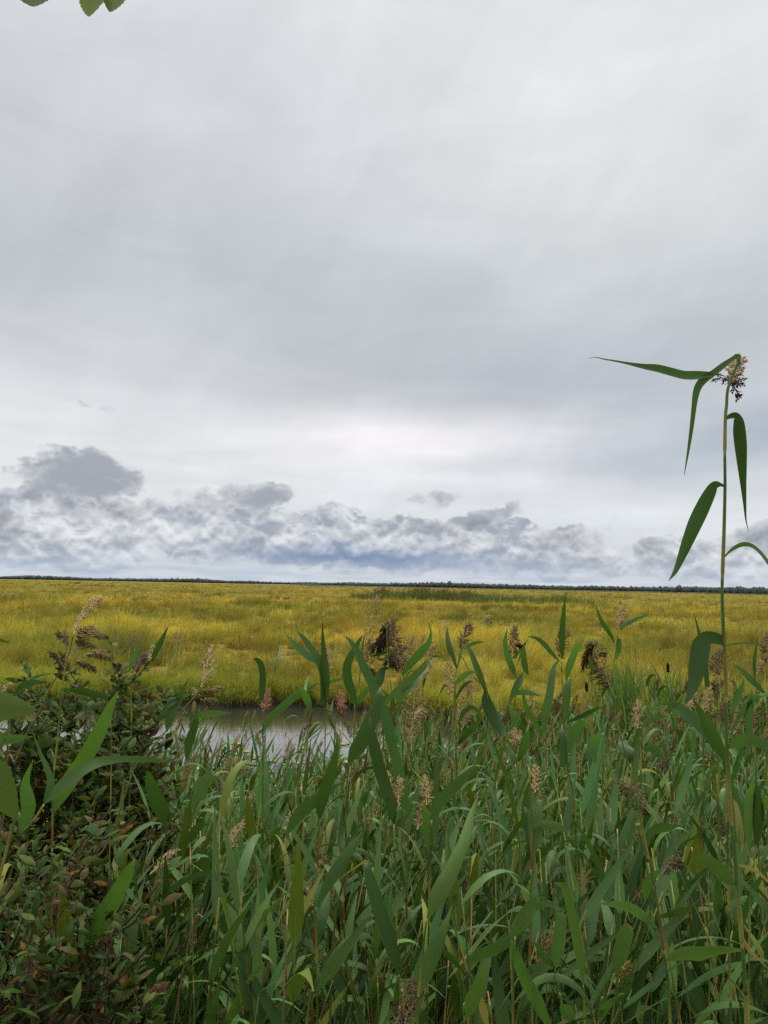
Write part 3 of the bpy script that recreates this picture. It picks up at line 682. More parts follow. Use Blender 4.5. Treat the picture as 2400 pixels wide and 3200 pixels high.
hero('loose tan plume half hidden behind a curved leaf tip', 2.8, L('4', [(1105, 530), (1090, 620), (1080, 740), (1085, 1000)]), [LD('4', [(1082, 720, 8), (1110, 610, 20), (1150, 525, 18), (1190, 522, 3)], 'dark')],
     [H('4', [(1098, 540, 40), (1105, 490, 70), (1100, 440, 50), (1092, 405, 14)], 'tan', d=1.1), H('4', [(1110, 520, 20), (1130, 480, 34), (1150, 458, 10)], 'tan', d=.9)])
hero('reed with broad dark leaves and tan plume right of the great dark one', 2.6, L('4', [(955, 560), (960, 700), (975, 860), (985, 1240)]), [LD('4', [(972, 850, 10), (940, 790, 40), (900, 800, 30), (880, 830, 3)])],
     [H('4', [(955, 590, 30), (965, 520, 60), (985, 460, 50), (1000, 410, 16)], 'tan', d=1.2, wind=(.3, 0))])
hero('reed with two leaves spread in a narrow V before the meadow', 2.8, L('4', [(1300, 600), (1290, 680), (1285, 800), (1290, 1000), (1300, 1240)]),
     [LD('4', [(1300, 600, 6), (1282, 550, 24), (1256, 480, 38), (1241, 410, 30), (1238, 325, 3)], 'dark'), LD('4', [(1300, 605, 5), (1325, 510, 14), (1345, 460, 12), (1352, 435, 2)])], [])
hero('reed with small dark-tipped plume and leaf falling steeply beneath it', 2.7, L('4', [(1320, 495), (1330, 520), (1345, 540), (1400, 640), (1490, 745), (1500, 900), (1490, 1240)]),
     [LD('4', [(1490, 742, 22), (1450, 640, 42), (1412, 545, 36), (1378, 470, 24), (1362, 425, 4)]), LD('4', [(1345, 470, 6), (1400, 440, 24), (1440, 428, 20), (1478, 428, 3)]),
      LD('4', [(1490, 740, 20), (1500, 820, 72), (1540, 920, 78), (1590, 1000, 60), (1610, 1040, 8)], 'dark')],
     [H('4', [(1318, 495, 20), (1335, 440, 56), (1352, 390, 50), (1372, 345, 26), (1383, 325, 8)], 'brown', d=1.5, dr=.4)])
hero('reed with bowed blade and dark ragged plume at its side', 2.6, L('5', [(30, 660), (25, 760), (10, 900), (5, 1240)]),
     [LD('5', [(30, 662, 8), (2, 600, 38), (-28, 520, 40), (-45, 430, 30), (-30, 335, 3)]), LD('5', [(40, 560, 5), (75, 460, 16), (100, 410, 3)]), LD('5', [(-5, 545, 4), (40, 500, 14), (85, 445, 3)]),
      LD('5', [(105, 640, 8), (85, 590, 36), (76, 510, 32), (78, 430, 3)], 'dark')],
     [H('5', [(5, 540, 30), (10, 470, 56), (12, 400, 34), (18, 345, 8)], 'brown', d=1.8, dr=.6), H('5', [(20, 440, 10), (45, 440, 26), (62, 460, 10)], 'dark', d=1.2)])
hero('reed with pale leaf arching flat to the right over the far bank', 2.2, L('4', [(1290, 705), (1292, 850), (1290, 1000), (1240, 1240)]),
     [LD('4', [(1290, 705, 12), (1335, 655, 44), (1385, 622, 32), (1435, 622, 4)], 'pale'), LD('4', [(1292, 800, 10), (1330, 730, 22), (1370, 690, 18), (1410, 680, 3)])],
     [H('4', [(1265, 800, 30), (1262, 740, 60), (1258, 680, 50), (1252, 590, 12)], 'tan', d=1.2, dr=.4)])
hero('pair of tan plumes close together over the dark bank', 2.2, L('4', [(1310, 980), (1305, 1100), (1290, 1240)]), [LD('4', [(1308, 960, 8), (1350, 880, 28), (1400, 850, 30), (1450, 890, 4)]), LD('4', [(1305, 1100, 10), (1370, 1010, 50), (1420, 960, 44), (1470, 915, 4)], 'dark')],
     [H('4', [(1308, 980, 30), (1320, 900, 64), (1340, 820, 60), (1360, 725, 12)], 'tan', d=1.2), H('4', [(1330, 1000, 20), (1360, 930, 46), (1385, 760, 16), (1390, 660, 5)], 'tan', d=.8)])
hero('wide shaggy tan plume right of the broad bent blade', 1.9, L('4', [(1010, 1130), (1005, 1240)]) + L('7', [(1100, 120), (1110, 300), (1130, 600)]), [LD('7', [(1105, 200, 10), (1060, 260, 40), (1050, 330, 36), (1040, 400, 4)], 'dark')],
     [H('4', [(1005, 1130, 40), (1010, 1020, 80), (1015, 900, 95), (1025, 790, 60), (1032, 690, 14)], 'tan', d=1.5, dr=.5, n=22), H('4', [(1020, 930, 20), (1060, 880, 40), (1085, 870, 10)], 'pale', d=1)])
hero('reed with fluffy rust brown plume and hooked dark leaf above', 2.3, L('4', [(45, 870), (45, 1000), (45, 1240)]) + L('7', [(45, 300), (40, 620)]),
     [LD('4', [(35, 800, 26), (40, 720, 42), (42, 640, 42), (30, 575, 40), (2, 540, 24), (-20, 545, 4)], 'dark'), LD('4', [(40, 1020, 16), (90, 930, 44), (165, 860, 52), (255, 780, 48), (345, 728, 32), (412, 693, 3)])],
     [H('4', [(50, 875, 30), (62, 830, 56), (68, 765, 16)], 'rust', d=2.0, dr=.1)])
hero('reed with forked pale leaves left of the upright dark blade', 2.1, L('4', [(355, 875), (335, 1000), (290, 1240)]) + L('7', [(250, 350)]),
     [LD('4', [(355, 870, 14), (332, 800, 50), (302, 735, 32), (278, 690, 4)]), LD('4', [(350, 880, 8), (318, 780, 20), (325, 700, 14), (345, 640, 3)])], [])
hero('thin lone leaf standing on a bare stem over the far water edge', 2.5, L('4', [(118, 625), (100, 700), (88, 770), (60, 1000)]), [LD('4', [(116, 630, 6), (132, 570, 18), (150, 500, 16), (162, 440, 2)])], [], r=1.8)
hero('conical rusty plume right of the upright dark blade', 2.4, L('4', [(520, 890), (510, 1000), (505, 1240)]), [LD('4', [(510, 1000, 8), (480, 920, 26), (490, 860, 20), (500, 800, 3)]), LD('4', [(522, 900, 6), (450, 862, 8), (380, 862, 8), (340, 900, 2)])],
     [H('4', [(555, 890, 56), (553, 840, 40), (550, 775, 8)], 'rust', d=2.0, dr=.0)])
# right of the middle
hero('reed with blade standing upright in front of its own brown plume', 2.55, L('5', [(322, 550), (325, 700), (330, 900), (340, 1240)]),
     [LD('5', [(326, 540, 8), (323, 440, 36), (326, 330, 38), (336, 210, 24), (347, 105, 2)], 'dark'), LD('5', [(308, 552, 6), (262, 500, 28), (202, 432, 32), (152, 400, 18), (100, 392, 3)]), LD('5', [(322, 620, 5), (300, 570, 8), (340, 575, 3)], 'dry')],
     [H('5', [(315, 540, 30), (312, 480, 62), (322, 420, 60), (335, 365, 16)], 'brown', d=1.3, dr=.3)])
hero('reed with long tapering blade rising beside the brown fronted plume', 2.2, L('5', [(352, 935), (350, 1100), (345, 1240)]) + L('8', [(360, 60), (380, 400)]),
     [LD('5', [(350, 680, 10), (368, 590, 50), (405, 492, 48), (430, 440, 26), (468, 420, 3)]), LD('5', [(352, 935, 10), (350, 800, 52), (362, 710, 44), (385, 655, 6)], 'pale'), LD('5', [(350, 950, 10), (450, 910, 28), (560, 860, 28), (640, 835, 4)], 'dark')], [], r=2.2)
hero('reed with tall narrow leaf curling over at its tip among plumes', 2.2, L('5', [(200, 1020), (190, 1100), (160, 1240)]), [LD('5', [(200, 1020, 16), (215, 900, 56), (240, 780, 52), (258, 660, 42), (280, 575, 24), (312, 548, 4)], 'pale'), LD('5', [(195, 1040, 10), (150, 960, 40), (90, 850, 30), (60, 700, 3)])],
     [H('5', [(105, 990, 24), (112, 900, 50), (120, 785, 10)], 'tan', d=1.1)])
hero('tall reed with neat tan plume and two leaves spread like arms', 2.6, L('5', [(690, 350), (680, 420), (662, 560), (640, 720), (610, 1000), (590, 1240)]),
     [LD('5', [(662, 432, 6), (638, 378, 22), (590, 310, 30), (562, 258, 22), (545, 192, 2)], 'dark'), LD('5', [(694, 347, 6), (745, 312, 30), (820, 276, 26), (892, 250, 2)]), LD('5', [(692, 405, 24), (688, 470, 40), (674, 530, 30), (658, 562, 4)], 'pale')],
     [H('5', [(690, 345, 30), (698, 310, 58), (706, 270, 48), (720, 215, 10)], 'tan', d=2.0, dr=.2)])
hero('reed with long shaggy dark plume drooping left and hooked tip', 2.2, L('5', [(640, 735), (660, 840), (680, 940), (720, 1100), (760, 1244)]) + L('8', [(780, 150)]),
     [LD('5', [(770, 1200, 44), (742, 1120, 74), (712, 1050, 44), (695, 1005, 4)], 'dark'), LD('5', [(655, 900, 8), (640, 830, 34), (632, 780, 26), (628, 760, 4)], 'pale'), LD('5', [(520, 640, 6), (518, 590, 24), (505, 545, 20), (500, 540, 4)], 'dark')],
     [H('5', [(640, 735, 40), (620, 680, 95), (595, 620, 100), (565, 560, 85), (540, 520, 34)], 'brown', d=2.0, dr=.5, n=20, wind=(-.5, -.1)), H('5', [(540, 520, 20), (568, 490, 40), (550, 450, 46), (520, 450, 40), (490, 500, 44), (470, 550, 16)], 'brown', d=1.6, dr=.7, n=16)])
hero('arching leaf bowed like a bridge before the cattails', 1.75, L('5', [(1300, 1100), (1310, 1240)]) + L('8', [(1330, 160), (1340, 500)]), [LD('5', [(1300, 1098, 14), (1205, 965, 62), (1105, 872, 68), (1035, 832, 48), (960, 828, 28), (880, 885, 3)]), LD('5', [(1300, 1080, 10), (1240, 1010, 60), (1190, 990, 40), (1130, 985, 4)], 'pale')], [])
hero('stout leaf slanting up left just before the tallest stem', 1.4, L('5', [(1385, 1190), (1390, 1240)]) + L('8', [(1400, 300), (1400, 700)]), [LD('5', [(1382, 1190, 20), (1320, 1080, 82), (1262, 970, 78), (1212, 872, 42), (1170, 798, 3)], 'dark')], [])
hero('reed with low pale leaf curving right under the cattails', 1.9, L('5', [(838, 978), (842, 1100), (835, 1240)]), [LD('5', [(838, 976, 12), (900, 932, 46), (962, 915, 32), (1015, 914, 3)], 'pale'), LD('5', [(840, 1120, 10), (900, 1110, 60), (950, 1150, 50), (1000, 1200, 5)], 'pale')],
     [H('5', [(812, 990, 30), (808, 920, 50), (812, 835, 10)], 'tan', d=1.3)])
hero('reed with short thick leaf left of the upright fronted plume', 2.3, L('5', [(-10, 790), (-30, 900), (-40, 1240)]), [LD('5', [(-10, 785, 14), (28, 705, 56), (60, 650, 46), (72, 608, 6)]), LD('5', [(-30, 880, 10), (10, 770, 30), (100, 755, 34), (190, 778, 4)]), LD('5', [(10, 1050, 20), (20, 980, 40), (10, 900, 44), (-15, 855, 8)], 'pale'),
     LD('5', [(75, 1040, 14), (70, 960, 46), (95, 880, 34), (130, 830, 4)])], [])
hero('reed with big pale leaf folded at its tip above the dark water', 1.8, L('5', [(365, 1150), (360, 1240)]) + L('8', [(400, 200), (420, 600)]), [LD('5', [(366, 1148, 20), (400, 1030, 84), (438, 970, 62), (468, 940, 30), (475, 930, 6)]), LD('5', [(540, 1210, 20), (540, 1100, 78), (558, 1045, 74), (592, 1028, 20)]), LD('5', [(330, 1240, 40), (340, 1120, 60), (330, 1020, 30), (322, 960, 4)])], [])
hero('dark brown plume behind the tallest stem', 2.2, L('5', [(1325, 640), (1330, 800), (1335, 1240)]), [LD('5', [(1290, 880, 8), (1266, 720, 28), (1250, 560, 28), (1216, 390, 18), (1178, 235, 2)], 'dark')],
     [H('5', [(1345, 660, 30), (1325, 600, 80), (1335, 540, 60), (1350, 500, 16)], 'brown', d=1.8, dr=.4), H('5', [(1360, 1010, 50), (1350, 900, 95), (1345, 790, 90), (1340, 700, 50), (1320, 690, 12)], 'brown', d=1.8, dr=.7, n=20)])
hero('tan plume close left of the tallest stem with greyish leaf', 2.0, L('5', [(1255, 900), (1250, 1000), (1240, 1240)]), [LD('5', [(1060, 1000, 8), (1050, 900, 24), (1030, 840, 22), (995, 785, 3)], 'pale'), LD('5', [(1250, 1000, 8), (1220, 930, 30), (1160, 880, 26), (1110, 860, 3)])],
     [H('5', [(1150, 880, 30), (1165, 810, 60), (1180, 740, 14)], 'tan', d=1.3), H('5', [(1250, 900, 24), (1258, 820, 40), (1268, 750, 10)], 'tan', d=1.3)])
hero('brown plume leaning left at the right side under pale crossed leaves', 1.9, L('5', [(1560, 1010), (1580, 1240)]) + L('8', [(1590, 300)]), [LD('5', [(1420, 900, 10), (1450, 810, 40), (1480, 740, 34), (1505, 660, 4)], 'pale'), LD('5', [(1440, 960, 10), (1500, 860, 44), (1545, 800, 40), (1580, 760, 4)], 'pale'), LD('5', [(1560, 1100, 14), (1530, 950, 50), (1540, 830, 50), (1550, 740, 10)]),
     LD('5', [(1550, 820, 10), (1600, 770, 40), (1650, 760, 40), (1700, 790, 5)])],
     [H('5', [(1570, 1010, 40), (1545, 950, 80), (1520, 900, 60), (1505, 855, 14)], 'brown', d=1.5, dr=.5)])
hero('reed with thin leaf cutting down across the meadow at right', 2.2, L('5', [(1650, 770), (1660, 900), (1650, 1240)]), [LD('5', [(1650, 772, 10), (1565, 685, 42), (1490, 612, 26), (1425, 565, 3)]), LD('5', [(1575, 670, 6), (1573, 560, 26), (1585, 450, 12), (1592, 395, 2)], 'dark'), LD('5', [(1640, 940, 8), (1580, 940, 20), (1540, 940, 4)], 'lime')],
     [H('5', [(1655, 560, 30), (1650, 490, 60), (1648, 405, 14)], 'brown', d=1.6, dr=.5), H('5', [(1590, 640, 20), (1600, 590, 36), (1612, 555, 10)], 'tan', d=1.1)], r=2.2)
hero('small bushy tan plume low in front of the dark water', 1.9, L('5', [(30, 1100), (40, 1240)]), [LD('5', [(40, 1200, 14), (70, 1120, 60), (90, 1040, 50), (110, 1000, 6)]), LD('5', [(45, 1230, 14), (-10, 1150, 50), (-60, 1110, 30), (-90, 1120, 4)])], [H('5', [(35, 1110, 60), (35, 1075, 80), (30, 1030, 40)], 'tan', d=1.8, dr=.1)])
# left side
hero('slim reed with a wispy tan plume spread in separate tufts', 1.5, L('3', [(475, 385), (455, 470), (430, 560), (412, 650), (395, 800), (370, 1080), (350, 1240)]) + L('6', [(340, 280), (335, 700), (332, 1000), (335, 1330), (335, 1659)]),
     [LD('6', [(345, 1450, 14), (430, 1300, 116), (545, 1140, 132), (650, 985, 122), (750, 830, 104), (825, 690, 70), (870, 590, 4)], 'lime', -.25), LD('6', [(330, 1432, 12), (250, 1436, 44), (150, 1448, 80), (0, 1468, 100), (-140, 1490, 60)], None, -.2),
      LD('6', [(350, 275, 20), (410, 150, 90), (480, 40, 100), (560, -80, 96), (640, -230, 90), (690, -340, 66), (730, -430, 40), (770, -500, 4)], 'lime', -.2), LD('3', [(372, 1080, 6), (300, 1080, 60), (250, 1090, 50), (210, 1080, 4)], 'dark')],
     [H('3', [(475, 385, 20), (490, 330, 26), (510, 290, 40), (545, 240, 54), (580, 200, 44), (605, 172, 26), (628, 152, 8)], 'pale', d=1.0, dr=.2, n=18), H('3', [(480, 370, 10), (520, 350, 36), (560, 340, 36), (600, 345, 8)], 'tan', d=1.0), H('3', [(475, 385, 8), (530, 385, 34), (600, 374, 30), (668, 378, 5)], 'tan', d=1.0),
      H('3', [(490, 410, 10), (530, 425, 34), (590, 436, 6)], 'tan', d=1.0), H('3', [(440, 540, 4), (490, 480, 6), (545, 448, 4)], 'pale', d=.3, n=9), H('3', [(545, 515, 10), (590, 500, 36), (640, 498, 34), (684, 508, 6)], 'tan', d=1.2), H('3', [(495, 552, 10), (540, 560, 36), (600, 585, 8)], 'tan', d=1.2),
      H('3', [(430, 470, 6), (425, 410, 20), (405, 385, 30), (382, 365, 10)], 'brown', d=.9), H('3', [(410, 590, 10), (385, 550, 26), (365, 515, 24), (340, 495, 8)], 'brown', d=.9), H('3', [(412, 600, 8), (420, 560, 14), (432, 430, 14), (425, 380, 4)], 'brown', d=.5)], r=2.4)
hero('dry straw stalk leaning right across the bush', 1.55, L('3', [(432, 560), (340, 700), (250, 890), (180, 1010), (100, 1200)]) + L('6', [(0, 150)]), [], [], r=2.2, dry=True)
hero('long dry stalk leaning far right with a tan plume beyond the bush', 1.8, L('3', [(1320, 710), (1200, 855), (1100, 980), (950, 1160), (870, 1250)]) + L('6', [(700, 480), (560, 640), (420, 800)]),
     [LD('3', [(1080, 1010, 8), (1100, 920, 60), (1140, 830, 46), (1225, 660, 3)]), LD('3', [(1160, 900, 8), (1270, 910, 40), (1370, 895, 44), (1495, 888, 3)], 'pale'), LD('3', [(1035, 940, 10), (1090, 840, 36), (1160, 800, 24), (1230, 800, 4)])],
     [H('3', [(1300, 720, 40), (1330, 660, 80), (1342, 590, 70), (1352, 530, 40), (1366, 478, 8)], 'pale', d=1.3, dr=.3, n=18), H('3', [(1310, 735, 10), (1360, 735, 34), (1418, 722, 8)], 'tan', d=1.0), H('3', [(1300, 800, 12), (1330, 805, 40), (1380, 800, 10)], 'tan', d=1.2), H('3', [(1245, 770, 8), (1270, 755, 20), (1256, 735, 5)], 'pale', d=.7)], r=2.4, dry=True)
hero('second dry stalk lying lower and parallel through the bush', 1.6, L('6', [(720, 250), (640, 370), (560, 480), (490, 600), (420, 720)]), [], [], r=1.7, dry=True)
hero('reed with leaf flung out level to the right over the bush', 1.1, L('B', [(432, 1630), (330, 1790), (200, 1930), (50, 2120)]),
     [LD('B', [(438, 1615, 14), (540, 1510, 96), (690, 1385, 118), (850, 1268, 96), (1000, 1200, 86), (1180, 1176, 60), (1400, 1178, 54), (1580, 1192, 30), (1650, 1200, 4)], 'pale', .15),
      LD('B', [(430, 1620, 12), (470, 1490, 40), (495, 1380, 60), (455, 1250, 60), (400, 1130, 40), (320, 900, 4)]), LD('B', [(190, 1920, 5), (240, 1800, 84), (285, 1640, 132), (270, 1500, 124), (262, 1370, 66), (328, 1180, 4)], 'pale', -.1)], [], r=2.4)
hero('reed leaf crossing dark and short over the top of the bush', 1.7, L('3', [(690, 775), (700, 900), (720, 1240)]), [LD('3', [(700, 778, 20), (640, 768, 44), (560, 750, 50), (480, 735, 34), (420, 730, 4)], 'dark')], [], r=1.8)
hero('reed with two leaves arched back left at the bush top', 1.8, L('3', [(78, 780), (60, 900), (40, 1240)]), [LD('3', [(80, 775, 8), (140, 715, 40), (220, 688, 38), (320, 690, 4)], 'dark'), LD('3', [(110, 760, 8), (170, 690, 20), (250, 650, 20), (370, 630, 3)], 'pale'), LD('3', [(-40, 1100, 40), (30, 1060, 60), (120, 1042, 56), (210, 1040, 5)], 'pale')], [H('3', [(10, 750, 14), (35, 720, 34), (60, 700, 8)], 'tan')])
hero('reed with short leaves and dark ribbed plume rising out of the bush', 2.2, L('3', [(855, 640), (850, 800), (845, 1240)]), [LD('3', [(838, 620, 10), (850, 560, 40), (880, 500, 36), (918, 432, 3)]), LD('3', [(985, 560, 10), (1005, 500, 30), (1040, 430, 32), (1090, 325, 3)], 'dark')], [H('3', [(865, 620, 34), (890, 570, 54), (925, 520, 16)], 'dark', d=1.3), H('3', [(965, 550, 20), (975, 520, 34), (992, 472, 10)], 'tan')])
hero('reed with red banded stem and broad folded leaf beside the bush', 1.6, L('6', [(1100, 280), (1080, 400), (1050, 560), (1000, 780), (980, 900), (930, 1250), (900, 1400), (870, 1659)]),
     [LD('6', [(1085, 400, 14), (1062, 300, 92), (1012, 190, 98), (978, 90, 74), (970, 35, 40), (960, 20, 8)], 'dark'), LD('6', [(1000, 860, 8), (1100, 790, 30), (1230, 710, 36), (1360, 680, 30), (1570, 710, 3)], 'dark'), LD('6', [(975, 930, 10), (1000, 820, 50), (1060, 700, 50), (1120, 655, 6)])], [H('6', [(970, 690, 14), (1040, 620, 46), (1112, 548, 12)], 'pale', d=1.2, dr=.5)], r=2.6)
hero('reed with broad leaf bent at the top left of the open water', 1.9, L('6', [(1245, 270), (1235, 500), (1225, 880), (1225, 1300), (1230, 1659)]), [LD('6', [(1245, 268, 14), (1265, 190, 70), (1310, 115, 96), (1370, 80, 70), (1412, 64, 6)], 'pale'), LD('3', [(1210, 1190, 12), (1225, 1080, 56), (1265, 960, 40), (1290, 900, 4)]), LD('6', [(1240, 860, 12), (1290, 700, 90), (1340, 610, 96), (1390, 550, 30), (1410, 545, 4)], 'dark'), LD('6', [(1228, 1290, 10), (1280, 1220, 60), (1330, 1170, 30), (1345, 1155, 4)])], [])
hero('low tan plume rising right of the red banded stem', 1.6, L('6', [(1470, 560), (1420, 700), (1330, 950), (1220, 1140)]), [LD('6', [(1400, 650, 8), (1440, 590, 30), (1520, 560, 30), (1600, 520, 4)])], [H('6', [(1470, 560, 40), (1500, 490, 64), (1530, 420, 30), (1556, 368, 8)], 'tan', d=1.2)], dry=True, r=1.8)
# lower middle and lower right
hero('reed with dark broad leaf hanging left of the crossing blades', 1.6, L('7', [(415, 335), (400, 600), (385, 900), (370, 1300)]), [LD('7', [(415, 330, 12), (422, 250, 70), (452, 130, 80), (492, 10, 62), (520, -120, 26), (528, -200, 3)], 'dark'), LD('7', [(190, 440, 14), (262, 312, 84), (345, 232, 92), (440, 165, 56), (562, 88, 3)])], [])
hero('reed with three long blades sweeping up right one over another', 1.35, L('7', [(390, 905), (390, 1200), (385, 1440), (330, 1659)]), [LD('7', [(392, 900, 14), (478, 735, 72), (565, 600, 74), (650, 485, 54), (722, 388, 3)], None, .1), LD('7', [(392, 1445, 14), (478, 1315, 82), (568, 1185, 78), (660, 1062, 52), (748, 938, 3)], None, .08), LD('7', [(388, 1180, 10), (420, 1020, 60), (450, 900, 60), (480, 790, 4)])], [], r=2.6)
hero('reed with a blade whose dry white tip is bent sharply down', 1.35, L('7', [(925, 1345), (935, 1450), (960, 1659)]), [LD('7', [(925, 1342, 10), (905, 1240, 64), (855, 1090, 90), (803, 925, 90), (755, 770, 76), (722, 650, 46), (715, 605, 30)], None, .05), LD('7', [(718, 602, 22), (690, 615, 12), (600, 675, 9), (508, 748, 3)], 'dry', .05), LD('7', [(925, 1345, 10), (915, 1460, 40), (900, 1560, 30), (890, 1640, 4)], 'dark')], [], r=2.6)
hero('reed with the longest blade leaning right and thin pointed tip', 1.2, L('7', [(1105, 985), (1080, 1200), (1055, 1480), (1045, 1659)]), [LD('7', [(1112, 978, 14), (1180, 830, 104), (1262, 680, 98), (1342, 500, 74), (1392, 320, 42), (1442, 175, 3)], 'lime', .15), LD('7', [(1056, 1488, 16), (1102, 1330, 114), (1172, 1170, 104), (1232, 1020, 56), (1272, 895, 3)], 'lime', .08)], [], r=2.8)
hero('reed with short broad blade reaching right under the plumes', 1.5, L('7', [(1138, 340), (1130, 600), (1120, 1000)]), [LD('7', [(1140, 335, 12), (1202, 222, 78), (1292, 120, 74), (1380, 32, 44), (1425, -28, 3)]), LD('7', [(1120, 560, 10), (1105, 420, 50), (1100, 300, 50), (1085, 240, 6)])], [H('7', [(1050, 400, 40), (1060, 320, 60), (1075, 250, 14)], 'tan', d=1.1), H('7', [(1105, 240, 30), (1105, 180, 60), (1095, 90, 12)], 'tan', d=1.2), H('7', [(860, 190, 20), (862, 130, 40), (855, 50, 10)], 'tan', d=1.1), H('7', [(920, 230, 20), (925, 160, 40), (930, 80, 10)], 'tan', d=1.1)])
hero('reed with wavy blade stretched right and yellow zigzag stem', 1.35, L('7', [(1220, 820), (1290, 1050), (1360, 1290), (1450, 1659)]), [LD('7', [(1365, 1300, 14), (1455, 1222, 84), (1555, 1180, 84), (1660, 1110, 74), (1730, 1035, 20), (1745, 1015, 3)], 'lime', .12), LD('7', [(1355, 1335, 10), (1290, 1260, 30), (1230, 1200, 34), (1190, 1160, 4)], 'dark')], [])
hero('reed with two leaves rising from the bottom edge', 1.25, L('7', [(1350, 1640), (1355, 1700)]), [LD('7', [(1350, 1640, 14), (1402, 1500, 94), (1452, 1360, 62), (1492, 1235, 3)], 'lime'), LD('7', [(1500, 1680, 20), (1470, 1560, 50), (1455, 1470, 3)], 'dry')], [])
hero('dark fluffy old plume low among the stems', 1.3, L('7', [(930, 1640), (925, 1720)]), [], [H('7', [(900, 1680, 50), (930, 1580, 110), (975, 1480, 90), (1010, 1400, 16)], 'brown', d=1.5, dr=.3, n=18), H('7', [(960, 1660, 40), (990, 1570, 60), (1020, 1500, 14)], 'brown', d=1.2)], dry=True)
hero('shaggy tan plume on a slanting dry stem deep in the stand', 1.65, L('7', [(345, 960), (300, 1100), (250, 1300), (180, 1659)]), [LD('7', [(300, 1100, 8), (330, 950, 30), (420, 880, 30), (440, 840, 4)], 'dark')], [H('7', [(345, 965, 50), (345, 880, 84), (340, 790, 50), (332, 700, 10)], 'tan', d=1.4, dr=.4, n=18), H('7', [(365, 940, 40), (370, 860, 50), (370, 810, 10)], 'tan', d=1.2)], dry=True, r=2.0)
hero('tan plume high on a bare stem in the lower middle', 1.7, L('7', [(1395, 860), (1375, 1100), (1360, 1400)]), [LD('7', [(1390, 830, 8), (1330, 820, 22), (1270, 825, 18), (1210, 830, 3)]), LD('7', [(1355, 1000, 10), (1400, 800, 60), (1440, 660, 50), (1500, 520, 4)])], [H('7', [(1395, 860, 30), (1408, 790, 56), (1420, 720, 30), (1425, 655, 8)], 'tan', d=1.4)])
hero('reed with leaf pointing up from yellow node and a cut blunt tip', 1.35, L('8', [(665, 1330), (620, 1470), (590, 1560), (560, 1659)]), [LD('8', [(665, 1332, 12), (692, 1215, 94), (722, 1115, 94), (748, 1045, 80), (765, 1020, 40)], 'lime', 0), LD('8', [(570, 1645, 12), (612, 1555, 76), (668, 1490, 70), (724, 1462, 5)], 'lime')], [])
hero('reed with short broad leaf high above the blunt tipped one', 1.45, L('8', [(863, 865), (825, 950), (790, 1040), (700, 1250)]), [LD('8', [(863, 868, 10), (890, 775, 88), (920, 705, 78), (966, 655, 6)], 'lime')], [])
hero('reed with upright squared leaf end left of the blunt tipped one', 1.4, L('8', [(278, 1300), (300, 1480), (330, 1659)]), [LD('8', [(278, 1300, 12), (298, 1160, 76), (310, 1040, 76), (318, 950, 60), (320, 936, 40)], None, 0), LD('8', [(278, 1300, 10), (220, 1230, 50), (180, 1180, 40), (140, 1120, 4)], 'dark'), LD('8', [(400, 1659, 20), (362, 1582, 84), (335, 1535, 60), (325, 1530, 10)])], [])
hero('reed with arched leaf falling left over a long thin blade', 1.4, L('8', [(462, 1410), (470, 1659)]), [LD('8', [(462, 1405, 12), (440, 1205, 62), (402, 1005, 62), (372, 865, 58), (342, 775, 46), (275, 745, 5)], 'lime')], [])
hero('reed with broad leaf folded right on a straight yellow stem', 1.3, L('8', [(20, 1095), (10, 1300), (5, 1659)]), [LD('8', [(20, 1092, 14), (60, 992, 94), (108, 905, 94), (150, 855, 64), (184, 845, 5)], 'lime'), LD('8', [(240, 1680, 40), (155, 1510, 86), (75, 1360, 76), (22, 1210, 54), (-5, 1110, 4)])], [])
hero('straight yellow stem with red band in the lower right', 1.35, L('8', [(110, 0), (125, 300), (125, 600), (120, 1000), (115, 1400), (130, 1659)]), [LD('8', [(120, 395, 10), (195, 372, 52), (300, 384, 52), (368, 416, 5)], 'lime'), LD('8', [(122, 590, 12), (150, 455, 78), (156, 305, 84), (160, 205, 50), (165, 180, 5)], 'pale'), LD('8', [(120, 960, 8), (170, 890, 40), (250, 880, 36), (340, 930, 4)]), LD('8', [(120, 600, 10), (105, 450, 50), (110, 330, 60), (80, 250, 5)], 'dark')],
     [H('8', [(150, 160, 30), (150, 90, 50), (150, 10, 16)], 'tan', d=1.2)], r=2.6)
hero('thin reed leaning left with narrow level leaf in the lower right', 1.4, L('8', [(1080, 660), (1180, 890), (1340, 1240), (1430, 1380), (1500, 1490), (1540, 1659)]), [LD('8', [(1182, 898, 8), (1100, 915, 52), (990, 950, 44), (890, 970, 3)], 'dark'), LD('8', [(940, 1040, 14), (840, 955, 62), (740, 895, 60), (650, 888, 34), (555, 874, 3)])], [H('8', [(970, 690, 20), (1000, 640, 40), (1040, 600, 50), (1085, 600, 12)], 'brown', d=1.2, dr=.5)], r=2.0)
hero('reed with dark leaf standing tall near the right edge', 1.5, L('8', [(1580, 500), (1560, 700), (1540, 1000)]), [LD('8', [(1582, 520, 20), (1598, 340, 74), (1592, 200, 66), (1572, 80, 10)], 'dark'), LD('8', [(1545, 560, 12), (1548, 380, 70), (1555, 200, 74), (1565, 110, 40), (1560, 95, 10)], 'pale'), LD('8', [(1620, 330, 8), (1650, 210, 60), (1680, 180, 40)], 'lime')], [], r=2.4)
